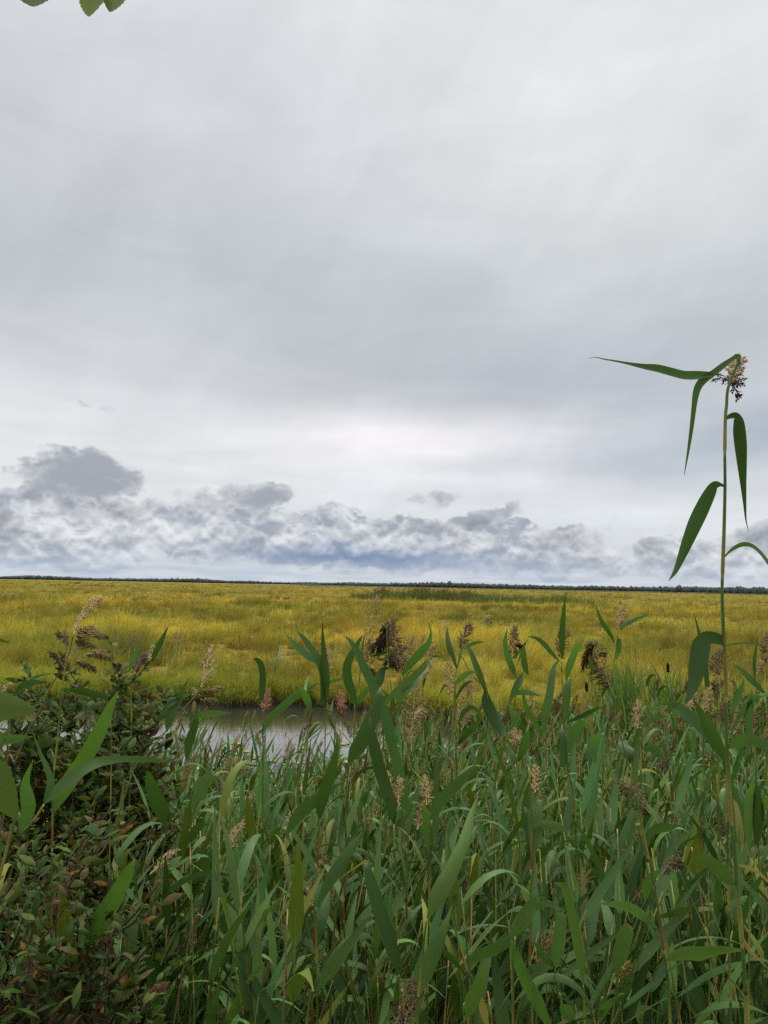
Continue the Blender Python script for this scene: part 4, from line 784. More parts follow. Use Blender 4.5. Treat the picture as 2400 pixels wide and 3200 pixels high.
# ------------------------------------------------------------------ reed kinds used for the rest of the stand
def make_variant(seed, height, nleaf, head, dead=False):
    rr = random.Random(seed); parts = []
    lx, ly = rr.uniform(-.10, .16), rr.uniform(-.1, .1)
    n = 12; sp_ = [Vector((lx*(i/(n-1))**2*height, ly*(i/(n-1))**2*height, height*i/(n-1)-.03)) for i in range(n)]
    ge = Geo(); t = rr.uniform(.55, 1.1); tube(ge, sp_, [.0025*(1-.5*i/n) for i in range(n)], 5, (1.9, 1.15, 2.6) if dead else (t, t, t), rr.random())
    parts.append(('stem', ge, m_stem))
    def at(t): x = t*(n-1); i = min(int(x), n-2); return sp_[i].lerp(sp_[i+1], x-i)
    az0 = rr.uniform(0, 6.28)
    for k in range(nleaf):
        t = .12+.86*(k+rr.uniform(-.2, .2))/max(1, nleaf-1); t = min(.985, max(.08, t))
        a = az0+math.pi*k+rr.uniform(-.7, .7)
        if rr.random() < .5: a = rr.uniform(-.8, .8)
        Lf = rr.uniform(.15, .29)*(1 if t < .85 else .85); el0 = R(rr.uniform(46, 78)); bend = R(rr.choice([rr.uniform(-5, 25), rr.uniform(0, 35), rr.uniform(10, 55), rr.uniform(70, 170)]))
        wm = rr.uniform(.019, .034); nn = 11; p = at(t); pts = [p.copy()]; wid = [wm*.35]; sd = []
        tw = rr.uniform(-1.2, 1.2)
        for i in range(1, nn):
            s = i/(nn-1.0); e = el0-bend*s**1.7
            p = p+Vector((math.cos(a)*math.cos(e), math.sin(a)*math.cos(e), math.sin(e)))*(Lf/(nn-1)); pts.append(p.copy())
            wid.append(max(.0006, wm*min(1, .40+s*3.2)*(1-s**1.9)**1.05))
        for i in range(nn):
            q = Vector((-math.sin(a), math.cos(a), 0)); tg = (pts[min(i+1, nn-1)]-pts[max(0, i-1)]).normalized()
            sd.append(Matrix.Rotation(tw*(i/(nn-1.0)), 3, tg) @ q)
        t_ = rr.uniform(.6, 2.0); c = (t_*rr.uniform(.9, 1.15), t_, t_*rr.uniform(.75, 1.1))
        if dead or (t < .4 and rr.random() < .15): c = (2.8, 1.6, 1.1)
        elif rr.random() < .07: c = (2.0, 1.45, .8)
        ge = Geo(); ribbon(ge, pts, wid, sd, rr.uniform(-.35, .4), c); parts.append(('leaf', ge, m_leaf2))
    if head:
        top = sp_[-1]; hl = rr.uniform(.08, .13); b = rr.uniform(-.3, .9); pts = []; p = top.copy(); d = Vector((lx*.6, ly*.6, 1)).normalized()
        for i in range(11):
            pts.append(p.copy()); d = (d+Vector((b, .1, -.3))*.07).normalized(); p = p+d*hl/10
        wid = [.013*math.sin(math.pi*min(1, .25+.75*i/10.0))**.8+.004 for i in range(11)]
        ge = Geo(); plume(ge, pts, wid, rr, head, rr.uniform(.8, 1.2), rr.uniform(.1, .5), None, 1.1); parts.append(('seed_head', ge, m_head))
    return parts
specs = [(1.0, 8, None), (1.25, 9, None), (1.45, 10, None), (1.15, 8, None), (1.35, 9, None), (1.3, 7, 'tan'), (.85, 8, None), (1.5, 10, None), (1.1, 9, None), (1.2, 8, None), (.9, 9, None), (1.4, 9, None), (1.05, 7, 'tan'), (1.3, 9, None), (1.0, 9, None), (1.2, 9, None), (1.4, 8, 'brown'), (1.3, 3, None, True), (1.0, 2, None, True)]
VAR = [make_variant(100+i, *s) for i, s in enumerate(specs)]
VARM = [[(nm, ge.mesh(nm, m, nm != 'seed_head'), ) for nm, ge, m in v] for v in VAR]
def top_px(D, x2):
    """photo row that the reed tops reach at this distance and column"""
    yt = 2440 if D > 3.2 else np.interp(D, [1.2, 2, 3.2], [2760, 2560, 2440])
    yt += rnd.gauss(0, 70)
    if 560 < x2 < 1150 and D > 2.6: yt += 60
    if D > 4.5: yt -= rnd.uniform(0, 190)*(1 if x2 > 1080 else (.55 if x2 > 640 else .9))
    if x2 > 1700: yt -= 30
    if x2 < 500: yt += 60
    return yt
def place(D, x2):
    q = P(x2, 2500, D); x, y = q.x, q.y
    z0 = gz(x, y); yt = top_px(D, x2)
    zt = P(x2, yt, D).z
    return x, y, z0, zt-z0
cnt = 0
LAB = {True: 'leafy green reed with a straw coloured plume in the thick of the stand', False: 'leafy green reed without a plume in the thick of the stand'}
spots = []
while len(spots) < 235:
    D = 1.45+3.4*rnd.random()**1.1; x2 = rnd.uniform(-150, 2550)
    if x2 < 480 and D < 2.6 and rnd.random() < .75: continue
    x, y, z0, h = place(D, x2)
    if h < .45: continue
    spots.append((x, y, z0, h, D))
def pick(h, D=3.0, dead=False):
    k = [i for i, s in enumerate(specs) if abs(s[0]-h) < .4 and (dead or len(s) < 4)] or [6 if h < 1 else 7]
    if D < 4.3 and rnd.random() < .75: k = [i for i in k if specs[i][2] is None] or k
    elif D > 4.6 and rnd.random() < .30: k = [i for i in (5, 12, 16) if abs(specs[i][0]-h) < .45] or k
    return rnd.choice(k)
for (x, y, z0, h, D) in spots:
    i = pick(h, D); hd = specs[i][2] is not None
    root = tag(link('reed', None), LAB[hd], 'reed', 'reeds massed in the plumed part of the stand' if hd else 'reeds massed in the leafy part of the stand')
    root.location = (x, y, z0); root.rotation_euler = (rnd.uniform(-.08, .08), rnd.uniform(-.06, .14), rnd.uniform(-.8, .8)+(0 if rnd.random() < .6 else rnd.uniform(-3, 3)))
    s = h/specs[i][0]; s = max(.6, min(1.35, s)); root.scale = (1, 1, s)
    for (nm, me) in VARM[i]: link(nm, me, root)
# the rest of the stand, one mass
def packed(v):
    V, Fq, UV, C, MI = [], {}, [], [], {}
    off = 0
    for nm, ge, m in v:
        mi = {'stem': 0, 'leaf': 1, 'seed_head': 2}[nm]
        V += ge.v; UV += ge.uv; C += ge.c
        for f in ge.f: Fq.setdefault((len(f), mi), []).append([i+off for i in f])
        off += len(ge.v)
    return np.array(V), {k: np.array(f) for k, f in Fq.items()}, np.array(UV), np.array(C)
PK = [packed(v) for v in VAR]
def mass(name, label, pos, kind='stuff'):
    V, UV, C = [], [], []; FA = {}; off = 0
    for (x, y, z, h) in pos:
        i = pick(h, y, True); v, f, uv_, c = PK[i]; s = max(.4, min(1.35, h/specs[i][0]))
        a = rnd.uniform(-math.pi, math.pi) if rnd.random() < .5 else rnd.uniform(-.8, .8); ca, sa = math.cos(a), math.sin(a); lxx, lyy = rnd.uniform(-.06, .14), rnd.uniform(-.08, .08)
        sc = 1 if s > .8 else .9
        X_ = (v[:, 0]*ca-v[:, 1]*sa)*sc+lxx*v[:, 2]+x; Y_ = (v[:, 0]*sa+v[:, 1]*ca)*sc+lyy*v[:, 2]+y; Z_ = v[:, 2]*s+z
        V.append(np.stack([X_, Y_, Z_], 1)); UV.append(uv_); C.append(c*np.array([rnd.uniform(.8, 1.2)]*3)*np.array([rnd.uniform(.9, 1.15), 1, rnd.uniform(.85, 1.1)]))
        for k, q in f.items(): FA.setdefault(k, []).append(q+off)
        off += len(v)
    keys = list(FA); faces = [np.concatenate(FA[k]) for k in keys]; mi = np.concatenate([np.full(len(f), k[1]) for k, f in zip(keys, faces)])
    o = link(name, mesh_np(name, np.concatenate(V), faces, np.concatenate(C), np.concatenate(UV), True, (m_stem, m_leaf2, m_head), mi))
    return tag(o, label, 'reeds', kind=kind)
pos = []
while len(pos) < 4300:
    D = 1.5+4.4*rnd.random()**.75; x2 = rnd.uniform(-500, 2900)
    if x2 < 480 and D < 2.5 and rnd.random() < .35: continue
    x, y, z0, h = place(D, x2); h -= rnd.uniform(0, .25)
    if h < .35: continue
    pos.append((x, y, z0, h))
k = 0
while k < 1300:
    D = 5.8+3.6*rnd.random(); x2 = rnd.uniform(-500, 2900)
    if 720 < x2 < 1020 and rnd.random() < .2: continue
    if vnoise(x2*.006, D*1.2, 55) < .25: continue
    x, y, z0, h = place(D, x2)
    h = min(max(h, .45), 1.5)-.0; k += 1; pos.append((x, y, z0, h+.1))
mass('reeds', 'dense mass of green reeds filling the near bank down to the water', pos)

# ------------------------------------------------------------------ lily pads and their one flower
m_pad, nt, out = new_mat('lily_pad'); g = G(nt); rn = g.orand()
cl = g.mix(rn, (.20, .27, .08), (.36, .38, .15)); cl = g.mix(1.0, cl, g.lin(g.noise(g.pos(), 25, 4), .3, .7, .8, 1.2), 'MULTIPLY'); bs = g.prin(cl, .3, .5); nt.links.new(bs.outputs[0], out.inputs[0])
pads = []
for s in range(4):
    ge = Geo(); rr = random.Random(s); n = 18; top = [(0, 0, .012)]
    for i in range(n+1):
        q = R(14)+R(332)*i/n; r_ = .5*rr.uniform(.93, 1.05)
        top.append((r_*math.cos(q), r_*math.sin(q)*.9, .008+.012*rr.random()))
    bot = [(x, y, z-.012) for x, y, z in top]; N = len(top)
    f = [(0, i, i+1) for i in range(1, N-1)]+[(N, N+i+1, N+i) for i in range(1, N-1)]+[(i, N+i, N+i+1, i+1) for i in range(1, N-1)]+[(0, N, N+1, 1), (0, N-1, 2*N-1, N)]
    ge.add(top+bot, f); pads.append(ge.mesh('lily_pad', m_pad, False))
np_ = 0; taken = []
while np_ < 240:
    x2 = rnd.uniform(-100, 2500) if rnd.random() < .6 else rnd.uniform(560, 1150); y2 = rnd.uniform(2320, 2500) if x2 < 1300 else rnd.uniform(2370, 2520)
    if x2 < 1200 and y2 < 2365 and rnd.random() < .8: continue
    q = onz(x2, y2, 0.004)
    r_ = rnd.uniform(.10, .24)
    if q.y > edge_y(q.x)-.4 or any((q.x-a)**2+(q.y-b)**2 < (.42*(r_+c))**2 for a, b, c in taken): 
        np_ += .2; continue
    taken.append((q.x, q.y, r_)); np_ += 1
    o = tag(link('lily_pad', rnd.choice(pads)), 'small yellow green lily pad floating flat on the ditch', 'lily pad', 'lily pads on the ditch')
    o.location = (q.x, q.y, .004+.004*rnd.random()); o.rotation_euler = (rnd.uniform(-.015, .015), rnd.uniform(-.015, .015), rnd.uniform(0, 6.28)); o.scale = (r_, r_, .35)
m_yel, nt, out = new_mat('yellow_petal'); g = G(nt); g.leafy(out, g.mix(g.noise(g.pos(), 30), (.75, .48, .02), (.6, .3, .02)), .3, .5, .3)
q = onz(785, 2360, .06); ge = Geo()
for i in range(6):
    a = i*1.047; ge.add([(0, 0, 0), (.03*math.cos(a-.5), .03*math.sin(a-.5), .035), (.035*math.cos(a), .035*math.sin(a), .06), (.03*math.cos(a+.5), .03*math.sin(a+.5), .035)], [(0, 1, 2, 3)])
root = tag(link('water_lily', None), 'single small yellow water lily standing among the floating pads', 'flower'); root.location = (q.x, q.y, 0)
o = link('flower', ge.mesh('flower', m_yel, False), root); o.location = (0, 0, .06)
ge = Geo(); tube(ge, [Vector((0, 0, -.1)), Vector((0, 0, .062))], [.005, .004], 5); link('stem', ge.mesh('stem', m_stem), root)

# ------------------------------------------------------------------ cattails on the far bank
m_cat, nt, out = new_mat('cattail_leaf'); g = G(nt); u, v = g.uv()
cl = g.mix(g.noise(g.pos(), 3, 3), (.06, .15, .03), (.12, .23, .05)); cl = g.mix(g.sm(v, .8, 1.0), cl, (.22, .24, .07)); cl = g.mix(1.0, cl, g.attr('col'), 'MULTIPLY'); g.leafy(out, cl, .35, .4, .4)
m_spike, nt, out = new_mat('cattail_spike'); g = G(nt); bs = g.prin(g.mix(g.noise(g.pos(), 60), (.020, .011, .008), (.04, .022, .015)), .9, .1); nt.links.new(bs.outputs[0], out.inputs[0])
def cattail(x, y, seed, spike, n=9, hgt=1.35, lean=-.12, label=''):
    rr = random.Random(seed); root = tag(link('cattail', None), label, 'cattail', 'cattails on the far bank'); root.location = (x, y, gz(x, y))
    for k in range(n):
        a = rr.uniform(0, 6.28); Lf = hgt*rr.uniform(.6, 1.05); e = R(rr.uniform(80, 89)); bd = R(rr.uniform(0, 35)) if rr.random() < .75 else R(rr.uniform(60, 120)); nn = 12
        p = Vector((rr.gauss(0, .05), rr.gauss(0, .05), -.1)); pts = [p.copy()]; wid = [.010]; sd = []
        for i in range(1, nn):
            s = i/(nn-1.0); ee = e-bd*s**2.2
            p = p+Vector((math.cos(a)*math.cos(ee)+lean*s, math.sin(a)*math.cos(ee), math.sin(ee))).normalized()*(Lf/(nn-1)); pts.append(p.copy()); wid.append(max(.001, .021*(1-s**3)))
        th = rr.uniform(0, 3.14); sd = [Vector((math.cos(th), math.sin(th), 0))]*nn; t = rr.uniform(.7, 1.3)
        ge = Geo(); ribbon(ge, pts, wid, sd, .15, (t, t, t)); link('leaf', ge.mesh('leaf', m_cat), root)
    if spike:
        hx = lean*.5; ge = Geo(); tube(ge, [Vector((0, 0, -.1)), Vector((hx*.4, 0, spike*.5)), Vector((hx, 0, spike))], [.006, .005, .004], 5); link('stem', ge.mesh('stem', m_stem), root)
        ge = Geo(); prof = [(0, .006), (.01, .023), (.03, .028), (.12, .028), (.15, .02), (.165, .005)]
        tube(ge, [Vector((hx+z*hx*.7, 0, spike+z)) for z, _ in prof], [r_ for _, r_ in prof], 9); link('seed_spike', ge.mesh('seed_spike', m_spike), root)
ci = 0
for (px_, py_, sp_h, hgt) in [(1845, 2275, .78, 1.0), (2102, 2290, .95, 1.15)]:
    q = onz(px_, py_, .1); cattail(q.x, q.y, 900+ci, sp_h, 7, hgt, label=['cattail with a fat dark seed spike standing left of the cattail clump', 'cattail with a fat dark seed spike at the right of the cattail clump'][ci]); ci += 1
for i in range(30):
    px_ = rnd.gauss(2010, 65) if i < 24 else rnd.uniform(2120, 2390); q = onz(px_, 2300+rnd.uniform(-50, 12), .1)
    y_ = max(q.y, float(edge_y(q.x))+.0)
    cattail(q.x, y_+rnd.uniform(-.1, .5), 930+i, 0, 12 if i < 24 else 7, rnd.uniform(1.1, 1.55) if i < 24 else rnd.uniform(.9, 1.25), rnd.uniform(-.3, -.02), 'spikeless green cattail tuft of long upright blades on the far bank')

# round leaved plants hanging over the far bank
m_bank, nt, out = new_mat('bank_leaf'); g = G(nt); cl = g.mix(1.0, g.mix(g.noise(g.pos(), 4, 2), (.06, .115, .025), (.10, .15, .035)), g.attr('col'), 'MULTIPLY'); g.leafy(out, cl, .3, .35, .45)
def leaf_oval(ge, p, d, up, L, wd, c, fold=.2, k=6):
    d = d.normalized(); s = d.cross(up); s = s.normalized() if s.length > 1e-4 else Vector((1, 0, 0)); nrm = s.cross(d)
    prof = [(0, .06), (.2, .62), (.45, 1), (.7, .8), (.88, .42), (1, .02)]
    ribbon(ge, [p+d*L*t+nrm*(L*.18*t*(1-t)*2-L*.12*t*t) for t, _ in prof], [wd*b for _, b in prof], [s]*6, fold, c)
def bank_plant(q, seed, n, r, h, label, mat, Lr=(.03, .06), asp=.95, cat='plant', group=None, name='marsh_plant', cols=((.8, .8, .8), (1.3, 1.3, 1.2))):
    rr = random.Random(seed); root = tag(link(name, None), label, cat, group); root.location = (q[0], q[1], gz(q[0], q[1])); ge = Geo(); gs = Geo()
    for i in range(n):
        a = rr.uniform(0, 6.28); rad = r*math.sqrt(rr.random()); z = h*rr.random()**.7*(1-.4*rad/r); p = Vector((rad*math.cos(a), rad*math.sin(a)*.7, z))
        d = Vector((math.cos(a)+rr.gauss(0, .6), math.sin(a)+rr.gauss(0, .6), rr.uniform(-.2, .9))); L_ = rr.uniform(*Lr); f = rr.random(); c = tuple(cols[0][j]*(1-f)+cols[1][j]*f for j in range(3))
        leaf_oval(ge, p, d, Vector((rr.gauss(0, .3), rr.gauss(0, .3), 1)), L_, L_*asp, c)
        if i % 6 == 0: tube(gs, [Vector((p.x*.3, p.y*.3, -.02)), p], [.003, .002], 4)
    link('foliage', ge.mesh('foliage', mat), root); link('stem', gs.mesh('stem', m_stem), root)
for i, (px_, py_, r_, h_, lb) in enumerate([(1630, 2225, .26, .22, 'round leaved plant hanging over the dark bank at the left of its row'), (1712, 2238, .30, .26, 'round leaved plant second from the left on the dark bank'), (1790, 2250, .28, .24, 'round leaved plant right under the left cattail spike'),
        (1860, 2262, .28, .25, 'round leaved plant at the foot of the cattail clump'), (1545, 2228, .24, .18, 'small round leaved plant alone further left on the far bank')]):
    q = onz(px_, py_, .12); bank_plant((q.x, float(edge_y(q.x))+.12), 50+i, 240, r_, h_, lb, m_bank, group='round leaved plants on the far bank')
# yellowing dock, purple spikes, pale flower heads, a dark sapling
m_gold, nt, out = new_mat('golden_leaf'); g = G(nt); g.leafy(out, g.mix(1.0, (.55, .27, .02, 1), g.attr('col'), 'MULTIPLY'), .35, .5, .3)
m_rustl, nt, out = new_mat('russet_leaf'); g = G(nt); g.leafy(out, g.mix(1.0, (.30, .11, .03, 1), g.attr('col'), 'MULTIPLY'), .3, .5, .3)
for (px_, py_, mt, lb, h_) in [(783, 2125, m_gold, 'bright golden yellow plant at the edge of the far bank', .42), (738, 2125, m_rustl, 'russet orange plant just left of the golden one', .52)]:
    q = onz(px_, py_, FIELD+.05); bank_plant((q.x, q.y), int(px_), 46, .07, h_+.25, lb, mt, (.04, .07), .5, name='yellowing_plant')
q = onz(1527, 1970, FIELD); bank_plant((q.x, q.y), 5, 130, .22, 1.0, 'lone dark leafy sapling standing out in the meadow', m_bank, (.08, .13), .6, cat='sapling', name='sapling', cols=((.5, .5, .5), (.8, .8, .8)))
m_purple, nt, out = new_mat('purple_flower'); g = G(nt); bs = g.prin(g.mix(1.0, (.26, .10, .19, 1), g.attr('col'), 'MULTIPLY'), .7, .2); nt.links.new(bs.outputs[0], out.inputs[0])
for i, (px_, py_) in enumerate([(398, 2085), (540, 2070), (545, 2078), (555, 2075), (415, 2090), (508, 2060), (570, 2085), (352, 2090)]):
    q = onz(px_, py_+30, FIELD); root = tag(link('purple_flower', None), 'thin dull purple flower spike rising from the meadow grass', 'flower', 'purple spikes in the meadow'); root.location = (q.x, q.y, FIELD-.05)
    ge = Geo(); hh = rnd.uniform(.75, .95); tube(ge, [Vector((0, 0, 0)), Vector((.02, 0, hh))], [.005, .004], 4); link('stem', ge.mesh('stem', m_stem), root)
    ge = Geo()
    for k in range(60):
        p = Vector((.02+rnd.gauss(0, .012), rnd.gauss(0, .012), hh-.02+.26*k/60)); spikelet(ge, p, Vector((rnd.uniform(-1, 1), rnd.uniform(-1, 1), .6)), .022, .006, rnd, (rnd.uniform(.7, 1.3),)*3)
    link('flower_spike', ge.mesh('flower_spike', m_purple, False), root)
m_white, nt, out = new_mat('white_flower'); g = G(nt); bs = g.prin((.62, .60, .52), .7, .2); nt.links.new(bs.outputs[0], out.inputs[0])
for i, (px_, py_) in enumerate([(2088, 1960), (2100, 1962), (2112, 1982), (2175, 1956), (525, 1928), (448, 1935), (1610, 1916), (2139, 2012)]):
    q = onz(px_, py_+18, FIELD); root = tag(link('white_flower', None), 'tiny pale flower head just above the meadow grass', 'flower', 'pale flower heads in the meadow'); root.location = (q.x, q.y, FIELD)
    ge = Geo(); hh = .72; tube(ge, [Vector((0, 0, 0)), Vector((0, 0, hh))], [.006, .004], 4); link('stem', ge.mesh('stem', m_stem), root); ge = Geo()
    for k in range(26):
        a = rnd.uniform(0, 6.28); r_ = .085*math.sqrt(rnd.random()); spikelet(ge, Vector((r_*math.cos(a), r_*math.sin(a), hh+.02*rnd.random())), Vector((rnd.uniform(-1, 1), rnd.uniform(-1, 1), .3)), .03, .010, rnd, (1, 1, 1))
    link('flower_head', ge.mesh('flower_head', m_white, False), root)

# ------------------------------------------------------------------ shrubs at the left
m_bush, nt, out = new_mat('bush_leaf'); g = G(nt)
cl = g.attr('col'); clb = g.mix(.25, cl, (.09, .14, .05)); cl = g.mix(g.back(), cl, clb); cl = g.mix(1.0, cl, g.lin(g.noise(g.pos(), 60, 4, .6), .3, .7, .75, 1.25), 'MULTIPLY'); g.leafy(out, cl, .28, .5, .14)
m_bark, nt, out = new_mat('bark'); g = G(nt); bs = g.prin(g.mix(1.0, g.mix(g.noise(g.vm('MULTIPLY', g.pos(), (1, 1, .3)), 40, 5, .6), (.045, .030, .022), (.10, .07, .05)), g.attr('col'), 'MULTIPLY'), .8, .2); nt.links.new(bs.outputs[0], out.inputs[0])
GREENS = [(.062, .118, .022), (.090, .142, .026), (.052, .105, .024), (.112, .150, .030), (.074, .124, .030)]
REDS = [(.15, .070, .020), (.10, .060, .022), (.19, .095, .024), (.09, .055, .020)]
OLIVE = [(.13, .11, .035), (.11, .095, .035), (.15, .125, .04)]
def shrub(label, base, nst, spread, height, red, seed, leafL=(.022, .040), dens=1.0, lean=(0, 0)):
    rr = random.Random(seed); root = tag(link('shrub', None), label, 'shrub', 'leafy shrubs at the left of the reeds'); root.location = base
    br = Geo(); fo = Geo()
    def leaves(p, d, n, top):
        for i in range(n):
            q = p+Vector((rr.gauss(0, .012), rr.gauss(0, .012), rr.gauss(0, .012)))
            a = rr.uniform(0, 6.28); dd_ = (d*.7+Vector((math.cos(a), math.sin(a), rr.uniform(-.3, .7)))).normalized()
            f = rr.random(); pal = REDS if f < red*.5 else (OLIVE if f < red else GREENS); c = rr.choice(pal); k = rr.uniform(.6, 1.25); c = tuple(t*k for t in c)
            L_ = rr.uniform(*leafL); leaf_oval(fo, q, dd_, Vector((rr.gauss(0, .5), rr.gauss(0, .5), 1)), L_, L_*rr.uniform(.30, .50), c, rr.uniform(.1, .7))
    for s in range(nst):
        a = rr.uniform(0, 6.28); r_ = spread*math.sqrt(rr.random()); tgt = Vector((r_*math.cos(a)+lean[0], r_*math.sin(a)*.8+lean[1], height*rr.uniform(.74, 1.03)*(1-.15*(r_/spread)**2)))
        st_ = Vector((r_*.25*math.cos(a), r_*.25*math.sin(a), -.05)); n = 12; pts = []
        bx, by = rr.uniform(-.06, .06), rr.uniform(-.06, .06)
        for i in range(n):
            t = i/(n-1.0); p = st_.lerp(tgt, t)+Vector((bx*math.sin(t*5+s), by*math.sin(t*4+s*2), 0))+Vector((tgt.x-st_.x, tgt.y-st_.y, 0))*(t*t-t)*.25; pts.append(p)
        tube(br, pts, [.0065*(1-.8*i/n) for i in range(n)], 5, (1, 1, 1))
        for i in range(3, n):
            p = pts[i]; d = (pts[i]-pts[i-1]).normalized(); leaves(p, d, int(rr.uniform(3, 6)*dens), i > 8)
            for b in range(2):
                if rr.random() < .85:
                    aa = rr.uniform(0, 6.28); q = p.copy(); dd_ = Vector((math.cos(aa), math.sin(aa), rr.uniform(.25, 1.0))).normalized(); tw = [q.copy()]; Lb = rr.uniform(.07, .17)
                    for j in range(5):
                        dd_ = (dd_+Vector((rr.gauss(0, .12), rr.gauss(0, .12), .12))).normalized(); q = q+dd_*Lb/5; tw.append(q.copy()); leaves(q, dd_, int(rr.uniform(2, 4.6)*dens), True)
                    tube(br, tw, [.0022, .002, .0018, .0015, .0012, .001], 4, (1.2, .9, .8))
    link('branches', br.mesh('branches', m_bark), root); link('foliage', fo.mesh('foliage', m_bush), root)
def based(px_, py_, D): q = P(px_, py_, D); return Vector((q.x, q.y, gz(q.x, q.y))), q.z
b, zt = based(310, 2110, 2.35); shrub('grey green shrub with small oval leaves topped against the meadow', b, 34, .27, zt-b.z, .20, 4, (.026, .048), 1.5)
b, zt = based(455, 2110, 2.5); shrub('thin upright shrub with red tinged leaves at the right of the grey green one', b, 6, .11, zt-b.z, .34, 5, (.026, .044))
b, zt = based(110, 2230, 2.2); shrub('loose green shrub beside the left edge below the dry stalk', b, 24, .24, zt-b.z, .22, 6, (.026, .046), 1.4)
b, zt = based(130, 2660, 1.45); shrub('low russet leaved shrub in front nearest the camera', b, 22, .22, zt-b.z, .27, 7, (.016, .044), .85)
b, zt = based(330, 2560, 1.9); shrub('dark low shrub with brown and olive leaves behind the russet one', b, 20, .22, zt-b.z, .26, 8, (.016, .044), .85)

# ------------------------------------------------------------------ tree at the left, only some of its leaves reach into view
m_tl, nt, out = new_mat('tree_leaf'); g = G(nt); u, v = g.uv()
cl = g.mix(1.0, g.mix(g.noise(g.pos(), 8, 3), (.075, .135, .022), (.11, .18, .03)), g.attr('col'), 'MULTIPLY'); vn = g.m('ABSOLUTE', g.m('SINE', g.m('ADD', g.m('MULTIPLY', v, 26.0), g.m('MULTIPLY', g.m('ABSOLUTE', g.m('SUBTRACT', u, .5)), -22.0))))
cl = g.mix(g.m('MULTIPLY', g.m('SUBTRACT', 1.0, g.sm(vn, 0, .25)), .35), cl, (.17, .22, .06)); g.leafy(out, cl, .45, .4, .4)
tree = tag(link('tree', None), 'broad leaved tree with toothed green leaves reaching in at the left edge', 'tree'); tb = Vector((-1.15, .75, gz(-1.15, .75))); tree.location = tb
ge = Geo(); tube(ge, [Vector((0, 0, -.1)), Vector((.02, 0, .7)), Vector((-.02, .02, 1.6)), Vector((.03, .03, 2.6)), Vector((.0, .05, 3.4))], [.05, .042, .036, .026, .012], 10); link('trunk', ge.mesh('trunk', m_bark), tree)
def limb(a, b, r0, r1):
    ge = Geo(); a = Vector(a); b = Vector(b); mid = a.lerp(b, .5)+Vector((0, 0, .06)); q = catmull([tuple(a), tuple(mid), tuple(b)], 9); tube(ge, [Vector(p) for p in q], list(np.linspace(r0, r1, 9)), 6); link('branch', ge.mesh('branch', m_bark), tree)
def big_leaf(base_, tip, wd, nrm_tilt=0.0, c=(1, 1, 1), shape=0, seed=0):
    rr = random.Random(seed); a = base_-tb; d = tip-base_; L_ = d.length; d = d.normalized(); s = d.cross(FWD).normalized(); s = Matrix.Rotation(nrm_tilt, 3, d) @ s; nrm = s.cross(d)
    n = 22; ge = Geo(); vs = []; us = []
    for i in range(n):
        t = i/(n-1.0); w_ = math.sin(math.pi*t**.78)**.75*(1-.25*t) if shape == 0 else math.sin(math.pi*t**.6)**.8
        tooth = 1-.09*(i % 2)
        h = wd*.5*max(.01, w_)*tooth; curl = -L_*.10*t*t
        vs += [a+d*L_*t-s*h+nrm*(h*.25+curl), a+d*L_*t+nrm*curl, a+d*L_*t+s*h+nrm*(h*.25+curl)]; us += [(0, t), (.5, t), (1, t)]
    fs = []
    for i in range(n-1): k = 3*i; fs += [(k, k+1, k+4, k+3), (k+1, k+2, k+5, k+4)]
    ge.add(vs, fs, us, c); link('leaf', ge.mesh('leaf', m_tl), tree)
LT = [((95, -115), (108, 38), 160, 1.10, (.8, .8, .6)), ((165, -110), (172, 13), 110, 1.15, (.7, .75, .65)), ((288, -120), (293, 70), 140, 1.05, (1.9, 1.6, 1.0)), ((368, -100), (345, 54), 95, 1.07, (1.6, 1.4, 1.0)), ((80, -330), (20, -80), 110, 1.2, (1, 1, 1)), ((330, -330), (440, -130), 110, 1.15, (1, 1, 1))]
for i, (a, b_, wd, D, c) in enumerate(LT): big_leaf(P(*a, D), P(*b_, D-.02), wd/F*D, .25*((i % 3)-1), c, 0, i)
hub = P(220, -240, 1.12)-tb
limb((.02, .04, 3.0), tuple(hub), .012, .005)
for a, _, _, D, _ in LT: limb(tuple(hub), tuple(P(*a, D)-tb), .003, .0015)
LL = [((-120, 2190), (122, 2225), 110, .80, (1.15, 1.08, .9), -.5), ((-110, 2470), (72, 2520), 150, .82, (.7, .75, .75), .4), ((-60, 2380), (60, 2560), 110, .78, (1.1, 1.05, .9), -.3), ((-90, 1990), (42, 2000), 40, 1.0, (.5, .5, .45), .9), ((-100, 2290), (22, 2290), 60, .85, (.9, .9, .8), .3), ((-140, 2560), (10, 2600), 90, .9, (.7, .8, .8), .2)]
for i, (a, b_, wd, D, c, tl) in enumerate(LL): big_leaf(P(*a, D), P(*b_, D), wd/F*D, tl, c, 1, 20+i)
hub2 = P(-260, 2250, .86)-tb; limb((.0, .02, 1.35), tuple(hub2), .010, .004)
for a, _, _, D, _, _ in LL: limb(tuple(hub2), tuple(P(*a, D)-tb), .003, .0015)
rr = random.Random(3); fo = Geo()
for i in range(420):
    a = rr.uniform(0, 6.28); z = rr.uniform(2.2, 3.7); r_ = .55*math.sqrt(rr.random())*(1.1-abs(z-2.9)/1.6); p = Vector((r_*math.cos(a)-.28, r_*math.sin(a)-.15, z))
    w_ = p+tb
    cp = CM.transposed() @ (w_-Vector((0, 0, CAMZ)))
    if cp.z < -.05 and cp.x/-cp.z > -.56 and cp.y/-cp.z < .72: continue
    leaf_oval(fo, p, Vector((math.cos(a), math.sin(a), rr.uniform(-.9, .2))), Vector((0, 0, 1)), rr.uniform(.06, .09), .05, (rr.uniform(.8, 1.2),)*3, .2)
link('foliage', fo.mesh('foliage', m_tl), tree)
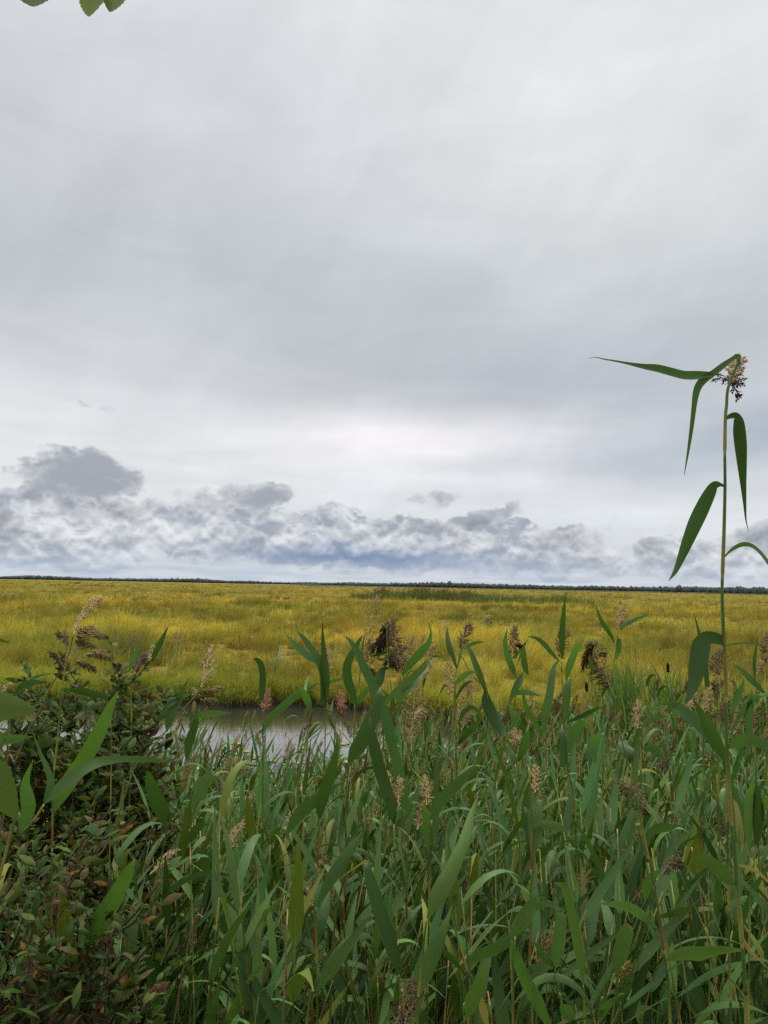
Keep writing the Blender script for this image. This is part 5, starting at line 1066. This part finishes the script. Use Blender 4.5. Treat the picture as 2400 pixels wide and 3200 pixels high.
# unseen trees added behind the camera to shade the near side of the reeds
def shade_tree(label, x, y, h, r, seed):
    rr = random.Random(seed); root = tag(link('tree', None), label, 'tree', 'unseen shade trees added behind the camera'); root.location = (x, y, gz(x, y))
    ge = Geo(); tube(ge, [Vector((0, 0, -.2)), Vector((.05, .02, h*.3)), Vector((-.06, .05, h*.6)), Vector((.03, 0, h*.95))], [.13, .11, .07, .02], 10)
    for k in range(16):
        a = rr.uniform(0, 6.28); z = h*rr.uniform(.2, .85); tube(ge, [Vector((0, 0, z)), Vector((math.cos(a)*r*.4, math.sin(a)*r*.4, z+.35)), Vector((math.cos(a)*r*.8, math.sin(a)*r*.8, z+.55))], [.035, .02, .008], 6)
    link('trunk', ge.mesh('trunk', m_bark), root)
    cl_ = [(rr.uniform(0, 6.28), rr.uniform(.14, 1.0), rr.uniform(.2, .95)) for _ in range(46)]; fo = Geo()
    for i in range(5200):
        a, z, q = rr.choice(cl_); rad = r*q*(1.15-.8*abs(z-.45)); p = Vector((math.cos(a)*rad+rr.gauss(0, .26), math.sin(a)*rad+rr.gauss(0, .26), h*z+rr.gauss(0, .24)))
        if p.z < .35: continue
        d = Vector((rr.gauss(0, 1), rr.gauss(0, 1), rr.gauss(-.3, .6))).normalized(); s_ = d.cross(Vector((rr.gauss(0, .4), rr.gauss(0, .4), 1))).normalized(); L_ = rr.uniform(.11, .18); t = rr.uniform(.7, 1.2)
        fo.add([p, p+d*L_*.5-s_*L_*.3, p+d*L_, p+d*L_*.5+s_*L_*.3], [(0, 1, 2, 3)], None, (t, t, t))
    link('crown', fo.mesh('crown', m_bank), root)
for i, (x, y, h, r, lb) in enumerate([(-4.3, -2.6, 6.5, 2.1, 'unseen leafy shade tree added at the left of the row behind the camera'), (-.6, -4.4, 7.5, 2.5, 'tallest unseen leafy shade tree added in the middle of the row behind the camera'), (3.6, -3.2, 6.6, 2.2, 'unseen leafy shade tree added at the right of the row behind the camera'), (7.4, -2.0, 6.0, 2.2, 'unseen leafy shade tree added at the far right end of the row behind the camera')]):
    shade_tree(lb, x, y, h, r, 300+i)
print('objects', len(bpy.data.objects))
